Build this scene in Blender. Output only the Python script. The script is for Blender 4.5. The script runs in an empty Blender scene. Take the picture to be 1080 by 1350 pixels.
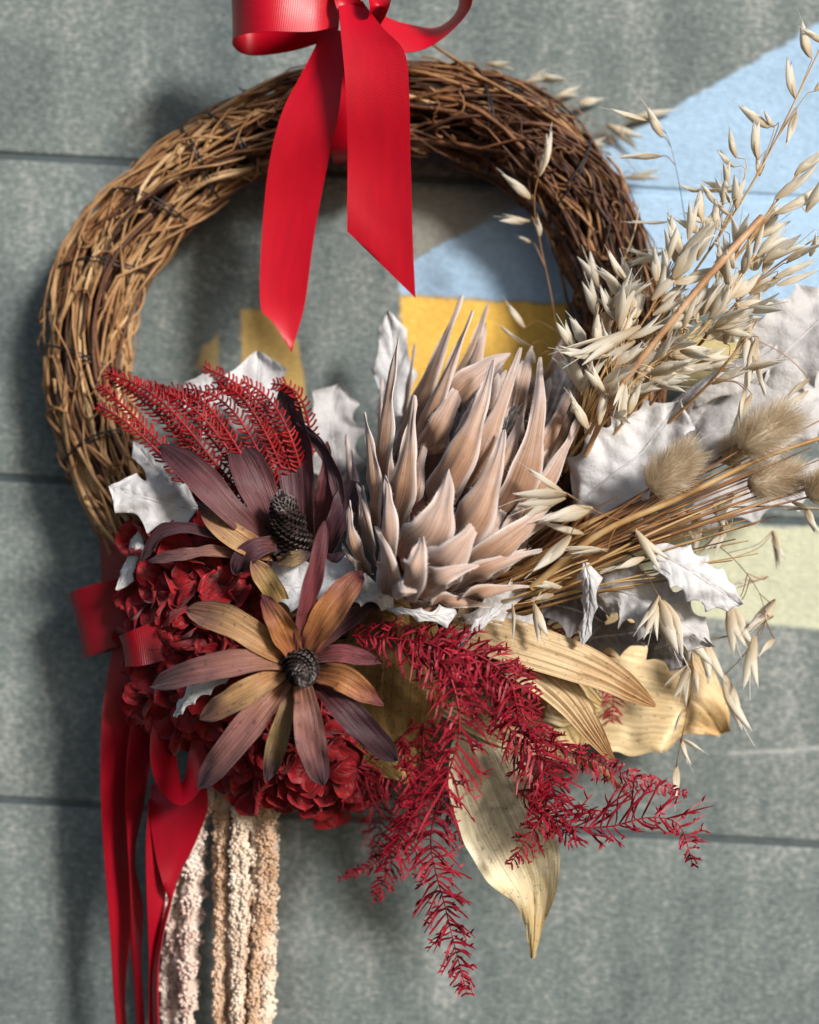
import bpy, math, random
import numpy as np
from mathutils import Vector, Matrix

random.seed(7)
rng = np.random.default_rng(7)
C = bpy.context.scene.collection
SC = bpy.context.scene

# ------------------------------------------------------------------ camera, sky, sun, exposure
D = 0.80            # camera to wreath plane (m)
S = 0.0005          # metres per photo pixel in the wreath plane (y = 0)
WALL_Y = 0.034      # front of the wall behind the wreath plane
FOCUS = 0.705
cam_d = bpy.data.cameras.new('camera')
cam = bpy.data.objects.new('camera', cam_d); C.objects.link(cam)
cam.location = (0, -D, 0); cam.rotation_euler = (math.radians(90), 0, 0)
cam_d.sensor_fit = 'VERTICAL'; cam_d.sensor_height = 24
cam_d.lens = 12 / (675 * S / D)
cam_d.clip_start = 0.01; cam_d.clip_end = 100
cam_d.dof.use_dof = True; cam_d.dof.focus_distance = FOCUS; cam_d.dof.aperture_fstop = 1.7
SC.camera = cam

SUN_DIR = Vector((0.86, -1.0, 0.60)).normalized()      # from the scene to the sun
elev = math.asin(SUN_DIR.z); azim = math.atan2(SUN_DIR.x, SUN_DIR.y)
w = bpy.data.worlds.new('World'); SC.world = w; w.use_nodes = True
wn = w.node_tree.nodes; wl = w.node_tree.links
sky = wn.new('ShaderNodeTexSky'); sky.sky_type = 'NISHITA'; sky.sun_disc = False
sky.sun_elevation = elev; sky.sun_rotation = azim
bg = wn['Background']; bg.inputs['Strength'].default_value = 0.062
wl.new(sky.outputs[0], bg.inputs['Color'])
sun_d = bpy.data.lights.new('sun', 'SUN'); sun_d.energy = 3.2; sun_d.angle = math.radians(12.0)
sun_d.color = (1.0, 0.95, 0.89)
sun = bpy.data.objects.new('sun', sun_d); C.objects.link(sun)
sun.rotation_euler = (-SUN_DIR).to_track_quat('-Z', 'Y').to_euler()
SC.view_settings.view_transform = 'Standard'; SC.view_settings.look = 'None'
SC.view_settings.exposure = 0.5; SC.view_settings.gamma = 1.0

# ------------------------------------------------------------------ helpers
def P(px, py, d):
    k = S * (D - d) / D
    return np.array([(px - 540) * k, -d, (675 - py) * k])

def PP(*pts): return np.array([P(*p) for p in pts])
def pxm(d): return S * (D - d) / D

def spline(pts, n):
    pts = np.asarray(pts, float)
    if len(pts) == 2:
        t = np.linspace(0, 1, n)[:, None]; return pts[0] * (1 - t) + pts[1] * t
    p = np.vstack([2 * pts[0] - pts[1], pts, 2 * pts[-1] - pts[-2]])
    out = []
    for i in range(1, len(p) - 2):
        t = np.linspace(0, 1, 14, endpoint=False)[:, None]
        a, b, c, e = p[i - 1], p[i], p[i + 1], p[i + 2]
        out.append(0.5 * (2 * b + (c - a) * t + (2 * a - 5 * b + 4 * c - e) * t ** 2 + (3 * b - a - 3 * c + e) * t ** 3))
    out = np.vstack(out + [pts[-1:]])
    L = np.r_[0, np.cumsum(np.linalg.norm(np.diff(out, axis=0), axis=1))]
    s = np.linspace(0, L[-1], n)
    return np.stack([np.interp(s, L, out[:, k]) for k in range(3)], 1)

def unit(v): return v / np.maximum(np.linalg.norm(v, axis=-1, keepdims=True), 1e-12)

def frames(c, nrm):
    T = unit(np.gradient(c, axis=0))
    n = np.broadcast_to(np.asarray(nrm, float), c.shape)
    Sd = unit(np.cross(T, n)); N = np.cross(Sd, T)
    return T, Sd, N

class MB:
    """collects pieces into one mesh"""
    def __init__(s): s.v = []; s.f = []; s.uv = []; s.n = 0
    def add(s, v, f, uv=None):
        v = np.asarray(v, float); s.v.append(v)
        s.uv.append(np.zeros((len(v), 2)) if uv is None else np.asarray(uv, float))
        s.f += [tuple(int(i) + s.n for i in q) for q in f]; s.n += len(v); return s
    def mesh(s, name, origin=(0, 0, 0), smooth=True):
        me = bpy.data.meshes.new(name)
        V = np.vstack(s.v) - np.asarray(origin); U = np.vstack(s.uv)
        me.from_pydata(V.tolist(), [], s.f)
        ul = me.uv_layers.new(name='UVMap')
        idx = np.empty(len(me.loops), np.int32); me.loops.foreach_get('vertex_index', idx)
        ul.data.foreach_set('uv', U[idx].astype(np.float32).ravel())
        if smooth: me.polygons.foreach_set('use_smooth', np.ones(len(me.polygons), bool))
        me.update()
        if smooth: me.set_sharp_from_angle(angle=math.radians(76))
        return me

def link(name, me, mat, parent=None):
    o = bpy.data.objects.new(name, me); C.objects.link(o)
    if mat is not None and not me.materials: me.materials.append(mat)
    if parent is not None: o.parent = parent
    return o

def root_loc(o):
    l = np.zeros(3)
    while o is not None: l = l + np.array(o.location); o = o.parent
    return l

def obj(name, mb, mat, parent=None, smooth=True):
    """world-space geometry linked as one object under its parent"""
    return link(name, mb.mesh(name, root_loc(parent) if parent else (0, 0, 0), smooth), mat, parent)

def solo(name, mb, mat, label, cat, group=None, origin=None):
    o = link(name, mb.mesh(name, origin if origin is not None else (0, 0, 0)), mat)
    if origin is not None: o.location = origin
    return tag(o, label, cat, group)

def tag(o, label, cat, group=None):
    o['label'] = label; o['category'] = cat
    if group: o['group'] = group
    return o

def thing(name, label, cat, loc=(0, 0, 0), group=None):
    o = bpy.data.objects.new(name, None); C.objects.link(o); o.location = loc
    o.empty_display_size = 0.01
    return tag(o, label, cat, group)

def loft(rings, cap=True):
    n, m = rings.shape[:2]
    v = rings.reshape(-1, 3); f = []
    for i in range(n - 1):
        a = i * m
        for j in range(m):
            k = (j + 1) % m
            f.append((a + j, a + k, a + m + k, a + m + j))
    if cap:
        f.append(tuple(range(m - 1, -1, -1))); f.append(tuple(range((n - 1) * m, n * m)))
    return v, f

def tube(c, r, sides=6, cap=True):
    c = np.asarray(c, float); n = len(c)
    T = unit(np.gradient(c, axis=0))
    ref = np.array([0.31, 0.87, 0.38]) if abs(T[:, 1]).mean() < 0.8 else np.array([1., 0.1, 0.2])
    A = unit(np.cross(T, ref)); B = np.cross(T, A)
    r = np.broadcast_to(np.asarray(r, float), (n,))
    t = np.linspace(0, 2 * np.pi, sides, endpoint=False)
    rings = c[:, None] + r[:, None, None] * (A[:, None] * np.cos(t)[None, :, None] + B[:, None] * np.sin(t)[None, :, None])
    v, f = loft(rings, cap)
    L = np.r_[0, np.cumsum(np.linalg.norm(np.diff(c, axis=0), axis=1))]
    uv = np.stack([np.repeat(L, sides), np.tile(t / (2 * np.pi), n)], 1)
    return v, f, uv

def blade(pts, hw, nrm=(0, -1, 0), cup=0.0, thick=0.0006, nu=20, nv=6, twist=0.0, disp=None, hw2=None, uvm=False, keel=0.0):
    """a leaf-like solid along a spine. hw(u): half width in metres; cup>0 lifts the margins toward nrm; disp(u,v) adds along nrm"""
    c = spline(pts, nu); u = np.linspace(0, 1, nu)
    T, Sd, N = frames(c, nrm)
    if np.any(twist):
        a = (np.interp(u, np.linspace(0, 1, len(twist)), twist) if np.ndim(twist) else twist * u)[:, None]
        Sd, N = Sd * np.cos(a) + N * np.sin(a), N * np.cos(a) - Sd * np.sin(a)
    h = hw(u); g = h if hw2 is None else hw2(u)
    v = np.linspace(-1, 1, nv)
    hh = np.where(v[None] < 0, h[:, None], g[:, None])
    off = cup * hh * v[None] ** 2 - keel * hh * (1 - np.abs(v[None]))
    if disp is not None: off = off + disp(u[:, None], v[None])
    top = c[:, None] + Sd[:, None] * (hh * v[None])[..., None] + N[:, None] * off[..., None]
    th = thick * (1 - 0.6 * v ** 2)[None, :, None] * np.minimum(1, hh / (thick * 2 + 1e-9))[..., None]
    bot = top - N[:, None] * th
    rings = np.concatenate([top, bot[:, ::-1]], 1)
    V, F = loft(rings)
    if uvm:
        L = np.r_[0, np.cumsum(np.linalg.norm(np.diff(c, axis=0), axis=1))]
        uu = L; vv = hh * v[None]
        vv = np.concatenate([vv, vv[:, ::-1]], 1)
        uv = np.stack([np.repeat(uu, 2 * nv), vv.ravel()], 1)
    else:
        vv = (v + 1) / 2; uv = np.stack([np.repeat(u, 2 * nv), np.tile(np.r_[vv, vv[::-1]], nu)], 1)
    return V, F, uv

def prof(*kv):
    k = np.array(kv[0::2], float); w_ = np.array(kv[1::2], float)
    xs = np.linspace(0, 1, 81)
    ys = np.interp(xs, k, w_)
    ker = np.array([1, 2, 3, 2, 1.]) / 9
    sm = np.convolve(np.pad(ys, 2, mode='edge'), ker, 'valid')
    return lambda u: np.interp(u, xs, sm)

# ------------------------------------------------------------------ materials
def mat(name, stops, scale=40, detail=4, rough=0.6, bump=0.0, bump_scale=200, stretch=(1, 1, 1), coord='Object',
        metal=0.0, sheen=0.0, trans=0.0, rand=0.0, spec=0.4, bump_dist=0.001):
    """noise-mixed colour on a Principled surface"""
    m = bpy.data.materials.new(name); m.use_nodes = True
    nt = m.node_tree; n = nt.nodes; l = nt.links; b = n['Principled BSDF']
    tc = n.new('ShaderNodeTexCoord'); mp = n.new('ShaderNodeMapping'); mp.inputs['Scale'].default_value = stretch
    l.new(tc.outputs[coord], mp.inputs['Vector'])
    nz = n.new('ShaderNodeTexNoise'); nz.inputs['Scale'].default_value = scale; nz.inputs['Detail'].default_value = detail
    l.new(mp.outputs[0], nz.inputs['Vector'])
    cr = n.new('ShaderNodeValToRGB'); el = cr.color_ramp.elements
    el[0].position = 0.3; el[1].position = 0.7
    ps = np.linspace(0.3, 0.7, len(stops))
    for i in range(1, len(stops) - 1): el.new(ps[i])
    for i, c in enumerate(stops): el[i].color = (*c, 1)
    fac = nz.outputs['Fac']
    if rand:
        oi = n.new('ShaderNodeObjectInfo'); mm = n.new('ShaderNodeMath'); mm.operation = 'MULTIPLY_ADD'
        l.new(oi.outputs['Random'], mm.inputs[0]); mm.inputs[1].default_value = rand
        ad = n.new('ShaderNodeMath'); ad.operation = 'SUBTRACT'; l.new(fac, ad.inputs[0]); ad.inputs[1].default_value = rand / 2
        l.new(ad.outputs[0], mm.inputs[2]); fac = mm.outputs[0]
    l.new(fac, cr.inputs['Fac']); l.new(cr.outputs['Color'], b.inputs['Base Color'])
    b.inputs['Roughness'].default_value = rough; b.inputs['Metallic'].default_value = metal
    b.inputs['Sheen Weight'].default_value = sheen; b.inputs['Specular IOR Level'].default_value = spec
    if bump:
        n2 = n.new('ShaderNodeTexNoise'); n2.inputs['Scale'].default_value = bump_scale; n2.inputs['Detail'].default_value = 4
        l.new(mp.outputs[0], n2.inputs['Vector'])
        bp = n.new('ShaderNodeBump'); bp.inputs['Strength'].default_value = bump; bp.inputs['Distance'].default_value = bump_dist
        l.new(n2.outputs['Fac'], bp.inputs['Height']); l.new(bp.outputs[0], b.inputs['Normal'])
    if trans:
        tr = n.new('ShaderNodeBsdfTranslucent'); l.new(cr.outputs['Color'], tr.inputs['Color'])
        mx = n.new('ShaderNodeMixShader'); mx.inputs[0].default_value = trans
        l.new(b.outputs[0], mx.inputs[1]); l.new(tr.outputs[0], mx.inputs[2]); l.new(mx.outputs[0], n['Material Output'].inputs['Surface'])
    return m

def petal_mat(name, base, mid, tip, edge=None, streak=0.35, rough=0.5, sheen=0.1, trans=0.0, bump=0.3, edge_w=0.3, uscale=(6, 45), spec=0.35, spots=.5):
    """colour runs along UV.x (base > mid > tip), streaks along the length, a paler margin by UV.y"""
    m = bpy.data.materials.new(name); m.use_nodes = True
    nt = m.node_tree; n = nt.nodes; l = nt.links; b = n['Principled BSDF']
    uv = n.new('ShaderNodeUVMap'); sx = n.new('ShaderNodeSeparateXYZ'); l.new(uv.outputs[0], sx.inputs[0])
    oi = n.new('ShaderNodeObjectInfo')
    mp = n.new('ShaderNodeMapping'); mp.inputs['Scale'].default_value = (uscale[0], uscale[1], 1)
    cb = n.new('ShaderNodeCombineXYZ'); ml = n.new('ShaderNodeMath'); ml.operation = 'MULTIPLY'; ml.inputs[1].default_value = 50
    l.new(oi.outputs['Random'], ml.inputs[0])
    l.new(ml.outputs[0], cb.inputs[0]); l.new(ml.outputs[0], cb.inputs[1]); l.new(cb.outputs[0], mp.inputs['Location']); l.new(uv.outputs[0], mp.inputs['Vector'])
    nz = n.new('ShaderNodeTexNoise'); nz.inputs['Scale'].default_value = 1; nz.inputs['Detail'].default_value = 5; l.new(mp.outputs[0], nz.inputs['Vector'])
    big = n.new('ShaderNodeTexNoise'); big.inputs['Scale'].default_value = 90; big.inputs['Detail'].default_value = 3
    tc = n.new('ShaderNodeTexCoord'); l.new(tc.outputs['Object'], big.inputs['Vector'])
    a1 = n.new('ShaderNodeMath'); a1.operation = 'MULTIPLY_ADD'; l.new(big.outputs['Fac'], a1.inputs[0]); a1.inputs[1].default_value = 0.5; l.new(sx.outputs['X'], a1.inputs[2])
    a2 = n.new('ShaderNodeMath'); a2.operation = 'SUBTRACT'; l.new(a1.outputs[0], a2.inputs[0]); a2.inputs[1].default_value = 0.25
    cr = n.new('ShaderNodeValToRGB'); el = cr.color_ramp.elements; el.new(0.5)
    el[0].position = 0.05; el[2].position = 0.95
    for e, c in zip(el, (base, mid, tip)): e.color = (*c, 1)
    l.new(a2.outputs[0], cr.inputs['Fac'])
    col = cr.outputs['Color']
    if edge is not None:
        s1 = n.new('ShaderNodeMath'); s1.operation = 'SUBTRACT'; l.new(sx.outputs['Y'], s1.inputs[0]); s1.inputs[1].default_value = 0.5
        s2 = n.new('ShaderNodeMath'); s2.operation = 'ABSOLUTE'; l.new(s1.outputs[0], s2.inputs[0])
        mr = n.new('ShaderNodeMapRange'); mr.interpolation_type = 'SMOOTHSTEP'; l.new(s2.outputs[0], mr.inputs['Value'])
        mr.inputs['From Min'].default_value = 0.5 - edge_w; mr.inputs['From Max'].default_value = 0.5
        mr.inputs['To Max'].default_value = 0.9
        mx = n.new('ShaderNodeMix'); mx.data_type = 'RGBA'; l.new(mr.outputs[0], mx.inputs['Factor']); l.new(col, mx.inputs['A']); mx.inputs['B'].default_value = (*edge, 1)
        col = mx.outputs['Result']
    hv = n.new('ShaderNodeMapRange'); l.new(nz.outputs['Fac'], hv.inputs['Value'])
    hv.inputs['From Min'].default_value = 0.34; hv.inputs['From Max'].default_value = 0.66
    hv.inputs['To Min'].default_value = 1 - streak; hv.inputs['To Max'].default_value = 1 + streak
    vm = n.new('ShaderNodeVectorMath'); vm.operation = 'SCALE'; l.new(col, vm.inputs[0]); l.new(hv.outputs[0], vm.inputs['Scale'])
    sn = n.new('ShaderNodeTexNoise'); sn.inputs['Scale'].default_value = 330; sn.inputs['Detail'].default_value = 3; l.new(tc.outputs['Object'], sn.inputs['Vector'])
    sr = n.new('ShaderNodeMapRange'); l.new(sn.outputs['Fac'], sr.inputs['Value']); sr.inputs['From Min'].default_value = .60; sr.inputs['From Max'].default_value = .72
    sr.inputs['To Min'].default_value = 1.0; sr.inputs['To Max'].default_value = spots
    v2 = n.new('ShaderNodeVectorMath'); v2.operation = 'SCALE'; l.new(vm.outputs[0], v2.inputs[0]); l.new(sr.outputs[0], v2.inputs['Scale']); vm = v2
    l.new(vm.outputs[0], b.inputs['Base Color'])
    b.inputs['Roughness'].default_value = rough; b.inputs['Sheen Weight'].default_value = sheen; b.inputs['Specular IOR Level'].default_value = spec
    bp = n.new('ShaderNodeBump'); bp.inputs['Strength'].default_value = bump; bp.inputs['Distance'].default_value = 0.0008
    l.new(nz.outputs['Fac'], bp.inputs['Height']); l.new(bp.outputs[0], b.inputs['Normal'])
    if trans:
        tr = n.new('ShaderNodeBsdfTranslucent'); l.new(vm.outputs[0], tr.inputs['Color'])
        ms = n.new('ShaderNodeMixShader'); ms.inputs[0].default_value = trans
        l.new(b.outputs[0], ms.inputs[1]); l.new(tr.outputs[0], ms.inputs[2]); l.new(ms.outputs[0], n['Material Output'].inputs['Surface'])
    return m

def ribbon_mat(name, col, rib=0.0014, strength=0.5, rough=0.38):
    m = bpy.data.materials.new(name); m.use_nodes = True
    nt = m.node_tree; n = nt.nodes; l = nt.links; b = n['Principled BSDF']
    uv = n.new('ShaderNodeUVMap'); sx = n.new('ShaderNodeSeparateXYZ'); l.new(uv.outputs[0], sx.inputs[0])
    a = n.new('ShaderNodeMath'); a.operation = 'MULTIPLY'; l.new(sx.outputs['X'], a.inputs[0]); a.inputs[1].default_value = 2 * math.pi / rib
    s = n.new('ShaderNodeMath'); s.operation = 'SINE'; l.new(a.outputs[0], s.inputs[0])
    bp = n.new('ShaderNodeBump'); bp.inputs['Strength'].default_value = strength; bp.inputs['Distance'].default_value = 0.0004
    l.new(s.outputs[0], bp.inputs['Height'])
    nz = n.new('ShaderNodeTexNoise'); nz.inputs['Scale'].default_value = 30
    mp = n.new('ShaderNodeMapping'); mp.inputs['Scale'].default_value = (1, 6, 1); l.new(uv.outputs[0], mp.inputs[0]); l.new(mp.outputs[0], nz.inputs['Vector'])
    mr = n.new('ShaderNodeMapRange'); l.new(nz.outputs['Fac'], mr.inputs['Value']); mr.inputs['To Min'].default_value = 0.8; mr.inputs['To Max'].default_value = 1.2
    vm = n.new('ShaderNodeVectorMath'); vm.operation = 'SCALE'; vm.inputs[0].default_value = col; l.new(mr.outputs[0], vm.inputs['Scale'])
    l.new(vm.outputs[0], b.inputs['Base Color']); l.new(bp.outputs[0], b.inputs['Normal'])
    b.inputs['Roughness'].default_value = rough; b.inputs['Sheen Weight'].default_value = 0.0
    b.inputs['Sheen Tint'].default_value = (1, 0.4, 0.5, 1); b.inputs['Specular IOR Level'].default_value = 0.35
    return m

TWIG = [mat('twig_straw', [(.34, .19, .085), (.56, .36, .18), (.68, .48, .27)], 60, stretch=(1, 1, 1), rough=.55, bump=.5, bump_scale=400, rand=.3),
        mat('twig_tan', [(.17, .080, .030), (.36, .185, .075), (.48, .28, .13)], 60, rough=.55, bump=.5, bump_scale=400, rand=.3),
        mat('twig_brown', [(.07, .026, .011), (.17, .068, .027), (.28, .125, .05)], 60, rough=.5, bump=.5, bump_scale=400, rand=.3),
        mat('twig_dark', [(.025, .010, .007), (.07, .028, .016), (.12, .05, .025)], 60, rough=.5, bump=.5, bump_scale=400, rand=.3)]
WIRE = mat('wire', [(.012, .010, .012), (.04, .03, .03)], 80, rough=.4)
RIB = ribbon_mat('red_grosgrain', (.52, .002, .016), 0.0011, 0.14, 0.36)
SATIN = ribbon_mat('red_satin', (.48, .002, .015), 0.0011, 0.10, 0.34)
BRACT = petal_mat('bract', (.22, .078, .030), (.40, .235, .15), (.54, .435, .395), edge=(.64, .56, .52), streak=.22, rough=.8, sheen=.45, bump=.6, edge_w=.17, uscale=(2.2, 16), spots=.85)
BRACT_LOW = petal_mat('bract_low', (.32, .15, .085), (.43, .28, .21), (.53, .42, .375), edge=(.64, .55, .51), streak=.25, rough=.85, sheen=.5, bump=.6, edge_w=.2, uscale=(2.5, 14), spots=.85)
HAIRG = mat('grey_floret', [(.25, .25, .26), (.45, .44, .44), (.62, .60, .58)], 300, rough=.8)
COREM = mat('bract_core', [(.05, .02, .012), (.12, .05, .03)], 40, rough=.9)
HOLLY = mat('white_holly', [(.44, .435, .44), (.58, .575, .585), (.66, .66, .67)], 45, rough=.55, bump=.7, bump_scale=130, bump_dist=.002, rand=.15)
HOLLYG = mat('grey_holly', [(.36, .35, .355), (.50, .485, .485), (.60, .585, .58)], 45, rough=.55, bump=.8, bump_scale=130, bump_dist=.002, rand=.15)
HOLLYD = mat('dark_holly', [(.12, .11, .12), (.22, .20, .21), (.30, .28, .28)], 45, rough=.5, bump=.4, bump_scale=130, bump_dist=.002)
VEIN = mat('holly_vein', [(.5, .48, .48), (.60, .59, .60)], 80, rough=.5)
FERN = mat('red_fern', [(.14, .003, .010), (.32, .007, .024), (.46, .022, .045)], 70, rough=.5, trans=.15)
FERNU = mat('red_tree_fern', [(.10, .002, .004), (.27, .005, .008), (.40, .016, .014)], 70, rough=.5)
HYD = petal_mat('hydrangea', (.11, .002, .004), (.26, .004, .009), (.36, .008, .015), streak=.5, rough=.45, sheen=.2, trans=.2, bump=.8, uscale=(5, 16))
OAT = petal_mat('oat_husk', (.70, .56, .36), (.90, .84, .71), (.92, .89, .82), streak=.09, rough=.5, trans=.45, spots=.8, bump=.4, uscale=(1.5, 16))
STRAW = mat('straw', [(.26, .13, .04), (.50, .30, .12), (.62, .44, .22)], 50, rough=.45, rand=.4)
STRAWB = mat('brown_straw', [(.12, .05, .02), (.26, .12, .05), (.42, .22, .09)], 50, rough=.45, rand=.4)
BUNNY = mat('bunny_fuzz', [(.55, .42, .27), (.74, .62, .45), (.84, .75, .61)], 60, rough=.8, trans=.3)
AMA = mat('amaranth_pink', [(.60, .43, .36), (.76, .61, .53), (.84, .74, .67)], 60, rough=.9, sheen=.3)
AMAT = mat('amaranth_tan', [(.46, .27, .15), (.64, .43, .28), (.74, .56, .41)], 60, rough=.9, sheen=.3)
AMAC = mat('amaranth_cream', [(.60, .44, .32), (.76, .62, .49), (.84, .74, .63)], 60, rough=.9, sheen=.3)

def gold_mat(name, stops, metal=.75, rough=.38, glit=.6, u=(2, 30)):
    m = petal_mat(name, *stops, streak=.22, rough=rough, bump=.5, uscale=u, sheen=0, spec=.5)
    n = m.node_tree.nodes; l = m.node_tree.links; b = n['Principled BSDF']
    b.inputs['Metallic'].default_value = metal
    vo = n.new('ShaderNodeTexVoronoi'); vo.inputs['Scale'].default_value = 1400
    tc = n.new('ShaderNodeTexCoord'); l.new(tc.outputs['Object'], vo.inputs['Vector'])
    bp = [x for x in n if x.type == 'BUMP'][0]
    b2 = n.new('ShaderNodeBump'); b2.inputs['Strength'].default_value = glit; b2.inputs['Distance'].default_value = .0005
    sp = n.new('ShaderNodeSeparateColor'); l.new(vo.outputs['Color'], sp.inputs[0])
    l.new(sp.outputs[0], b2.inputs['Height']); l.new(bp.outputs[0], b2.inputs['Normal']); l.new(b2.outputs[0], b.inputs['Normal'])
    return m
GOLD = gold_mat('pale_gold', ((.56, .46, .28), (.68, .60, .42), (.60, .44, .20)), .12, .46)
GOLDB = gold_mat('warm_gold', ((.54, .38, .17), (.68, .53, .30), (.58, .38, .17)), .12, .48)
GOLDD = gold_mat('glitter_gold', ((.24, .14, .05), (.34, .21, .075), (.40, .26, .10)), .5, .35, 1.4)
PALM = gold_mat('gold_palm', ((.36, .25, .13), (.56, .41, .23), (.36, .20, .085)), .1, .5, .3, (1.5, 40))

# ------------------------------------------------------------------ the wall and its painted marks
def wall_material(name='grey_wall', base=((.085, .115, .118), (.185, .218, .212), (.36, .38, .365))):
    m = bpy.data.materials.new(name); m.use_nodes = True
    nt = m.node_tree; n = nt.nodes; l = nt.links; b = n['Principled BSDF']
    geo = n.new('ShaderNodeNewGeometry'); sx = n.new('ShaderNodeSeparateXYZ'); l.new(geo.outputs['Position'], sx.inputs[0])
    def M(op, a, b_=None, c=None):
        q = n.new('ShaderNodeMath'); q.operation = op
        for i, x in enumerate((a, b_, c)):
            if x is None: continue
            if isinstance(x, (int, float)): q.inputs[i].default_value = x
            else: l.new(x, q.inputs[i])
        return q.outputs[0]
    k = S * (D + WALL_Y) / D
    wob = n.new('ShaderNodeTexNoise'); wob.inputs['Scale'].default_value = 60; wob.inputs['Detail'].default_value = 4; l.new(geo.outputs['Position'], wob.inputs['Vector'])
    wv = M('MULTIPLY_ADD', wob.outputs['Fac'], 10, -5)
    X = M('ADD', M('MULTIPLY_ADD', sx.outputs['X'], 1 / k, 540), wv)
    Y = M('ADD', M('MULTIPLY_ADD', sx.outputs['Z'], -1 / k, 675), wv)
    def half(x0, y0, x1, y1, soft=4):       # 1 on the right-hand side when walking from p0 to p1 (photo axes)
        L = math.hypot(x1 - x0, y1 - y0); a, c = -(y1 - y0) / L, (x1 - x0) / L
        d = M('MULTIPLY_ADD', X, a, M('MULTIPLY_ADD', Y, c, -(a * x0 + c * y0)))
        q = n.new('ShaderNodeMapRange'); q.interpolation_type = 'SMOOTHSTEP'; l.new(d, q.inputs['Value'])
        q.inputs['From Min'].default_value = -soft; q.inputs['From Max'].default_value = soft
        return q.outputs[0]
    def poly(*p, soft=4):
        o = None
        for i in range(len(p)):
            h = half(*p[i], *p[(i + 1) % len(p)], soft=soft); o = h if o is None else M('MINIMUM', o, h)
        return o
    n1 = n.new('ShaderNodeTexNoise'); n1.inputs['Scale'].default_value = 14; n1.inputs['Detail'].default_value = 8; n1.inputs['Roughness'].default_value = .62
    l.new(geo.outputs['Position'], n1.inputs['Vector'])
    mp = n.new('ShaderNodeMapping'); mp.inputs['Scale'].default_value = (9, 9, 1.2); l.new(geo.outputs['Position'], mp.inputs[0])
    n2 = n.new('ShaderNodeTexNoise'); n2.inputs['Scale'].default_value = 3.5; n2.inputs['Detail'].default_value = 4; l.new(mp.outputs[0], n2.inputs['Vector'])
    n3 = n.new('ShaderNodeTexNoise'); n3.inputs['Scale'].default_value = 240; n3.inputs['Detail'].default_value = 3; l.new(geo.outputs['Position'], n3.inputs['Vector'])
    mp4 = n.new('ShaderNodeMapping'); mp4.inputs['Rotation'].default_value = (0, math.radians(38), 0); mp4.inputs['Scale'].default_value = (1, 1, 4.5)
    l.new(geo.outputs['Position'], mp4.inputs[0])
    n4 = n.new('ShaderNodeTexNoise'); n4.inputs['Scale'].default_value = 170; n4.inputs['Detail'].default_value = 2; l.new(mp4.outputs[0], n4.inputs['Vector'])
    f = M('ADD', M('MULTIPLY', n1.outputs['Fac'], .55), M('MULTIPLY_ADD', n2.outputs['Fac'], .5, -.06))
    f = M('ADD', f, M('MULTIPLY_ADD', n3.outputs['Fac'], .62, -.31)); f = M('ADD', f, M('MULTIPLY_ADD', n4.outputs['Fac'], .42, -.21))
    cr = n.new('ShaderNodeValToRGB'); el = cr.color_ramp.elements; el.new(.5)
    el[0].position = .22; el[2].position = .70
    for e, c in zip(el, base): e.color = (*c, 1)
    l.new(f, cr.inputs['Fac']); col = cr.outputs['Color']
    grain = M('ADD', M('MULTIPLY_ADD', n3.outputs['Fac'], .5, .6), M('MULTIPLY_ADD', n1.outputs['Fac'], .5, -.1))
    def paint(mask, c, amt=.95):
        nonlocal col
        vm = n.new('ShaderNodeVectorMath'); vm.operation = 'SCALE'; vm.inputs[0].default_value = c; l.new(grain, vm.inputs['Scale'])
        mx = n.new('ShaderNodeMix'); mx.data_type = 'RGBA'; l.new(M('MULTIPLY', mask, amt), mx.inputs['Factor']); l.new(col, mx.inputs['A']); l.new(vm.outputs[0], mx.inputs['B'])
        col = mx.outputs['Result']
    paint(poly((528, 352), (1300, -97), (1300, 430), (528, 388)), (.40, .59, .80))
    paint(poly((528, 390), (748, 402), (748, 548), (528, 540)), (.97, .58, .10))
    paint(poly((545, 248), (720, 256), (545, 338)), (.31, .30, .26), .8)  # beige-grey paint, with the light falling here put into its colour
    paint(poly((880, 440), (985, 448), (960, 520), (900, 520)), (.78, .62, .25), .7)
    paint(poly((318, 408), (362, 408), (392, 450), (402, 500), (402, 560), (318, 560)), (.62, .42, .13))
    paint(poly((288, 442), (288, 488), (258, 486), (266, 458)), (.50, .37, .16))
    paint(poly((140, 505), (162, 500), (162, 560), (140, 560)), (.45, .33, .14))
    paint(poly((690, 688), (1300, 700), (1300, 852), (690, 790)), (.60, .62, .45))
    paint(poly((960, 992), (1080, 982), (1200, 976), (1200, 984), (1080, 990), (960, 1000), soft=3), (.50, .52, .50), .6)
    l.new(col, b.inputs['Base Color']); b.inputs['Roughness'].default_value = .85; b.inputs['Sheen Weight'].default_value = .15
    bp = n.new('ShaderNodeBump'); bp.inputs['Strength'].default_value = .5; bp.inputs['Distance'].default_value = .0012
    l.new(M('ADD', M('MULTIPLY', n3.outputs['Fac'], .5), n4.outputs['Fac']), bp.inputs['Height']); l.new(bp.outputs[0], b.inputs['Normal'])
    return m
WALLM = wall_material()
SEALM = wall_material('joint_seal', ((.05, .068, .074), (.075, .098, .105), (.10, .125, .13)))
JOINTM = mat('wall_joint', [(.055, .075, .082), (.095, .12, .125)], 60, rough=.9)

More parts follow.
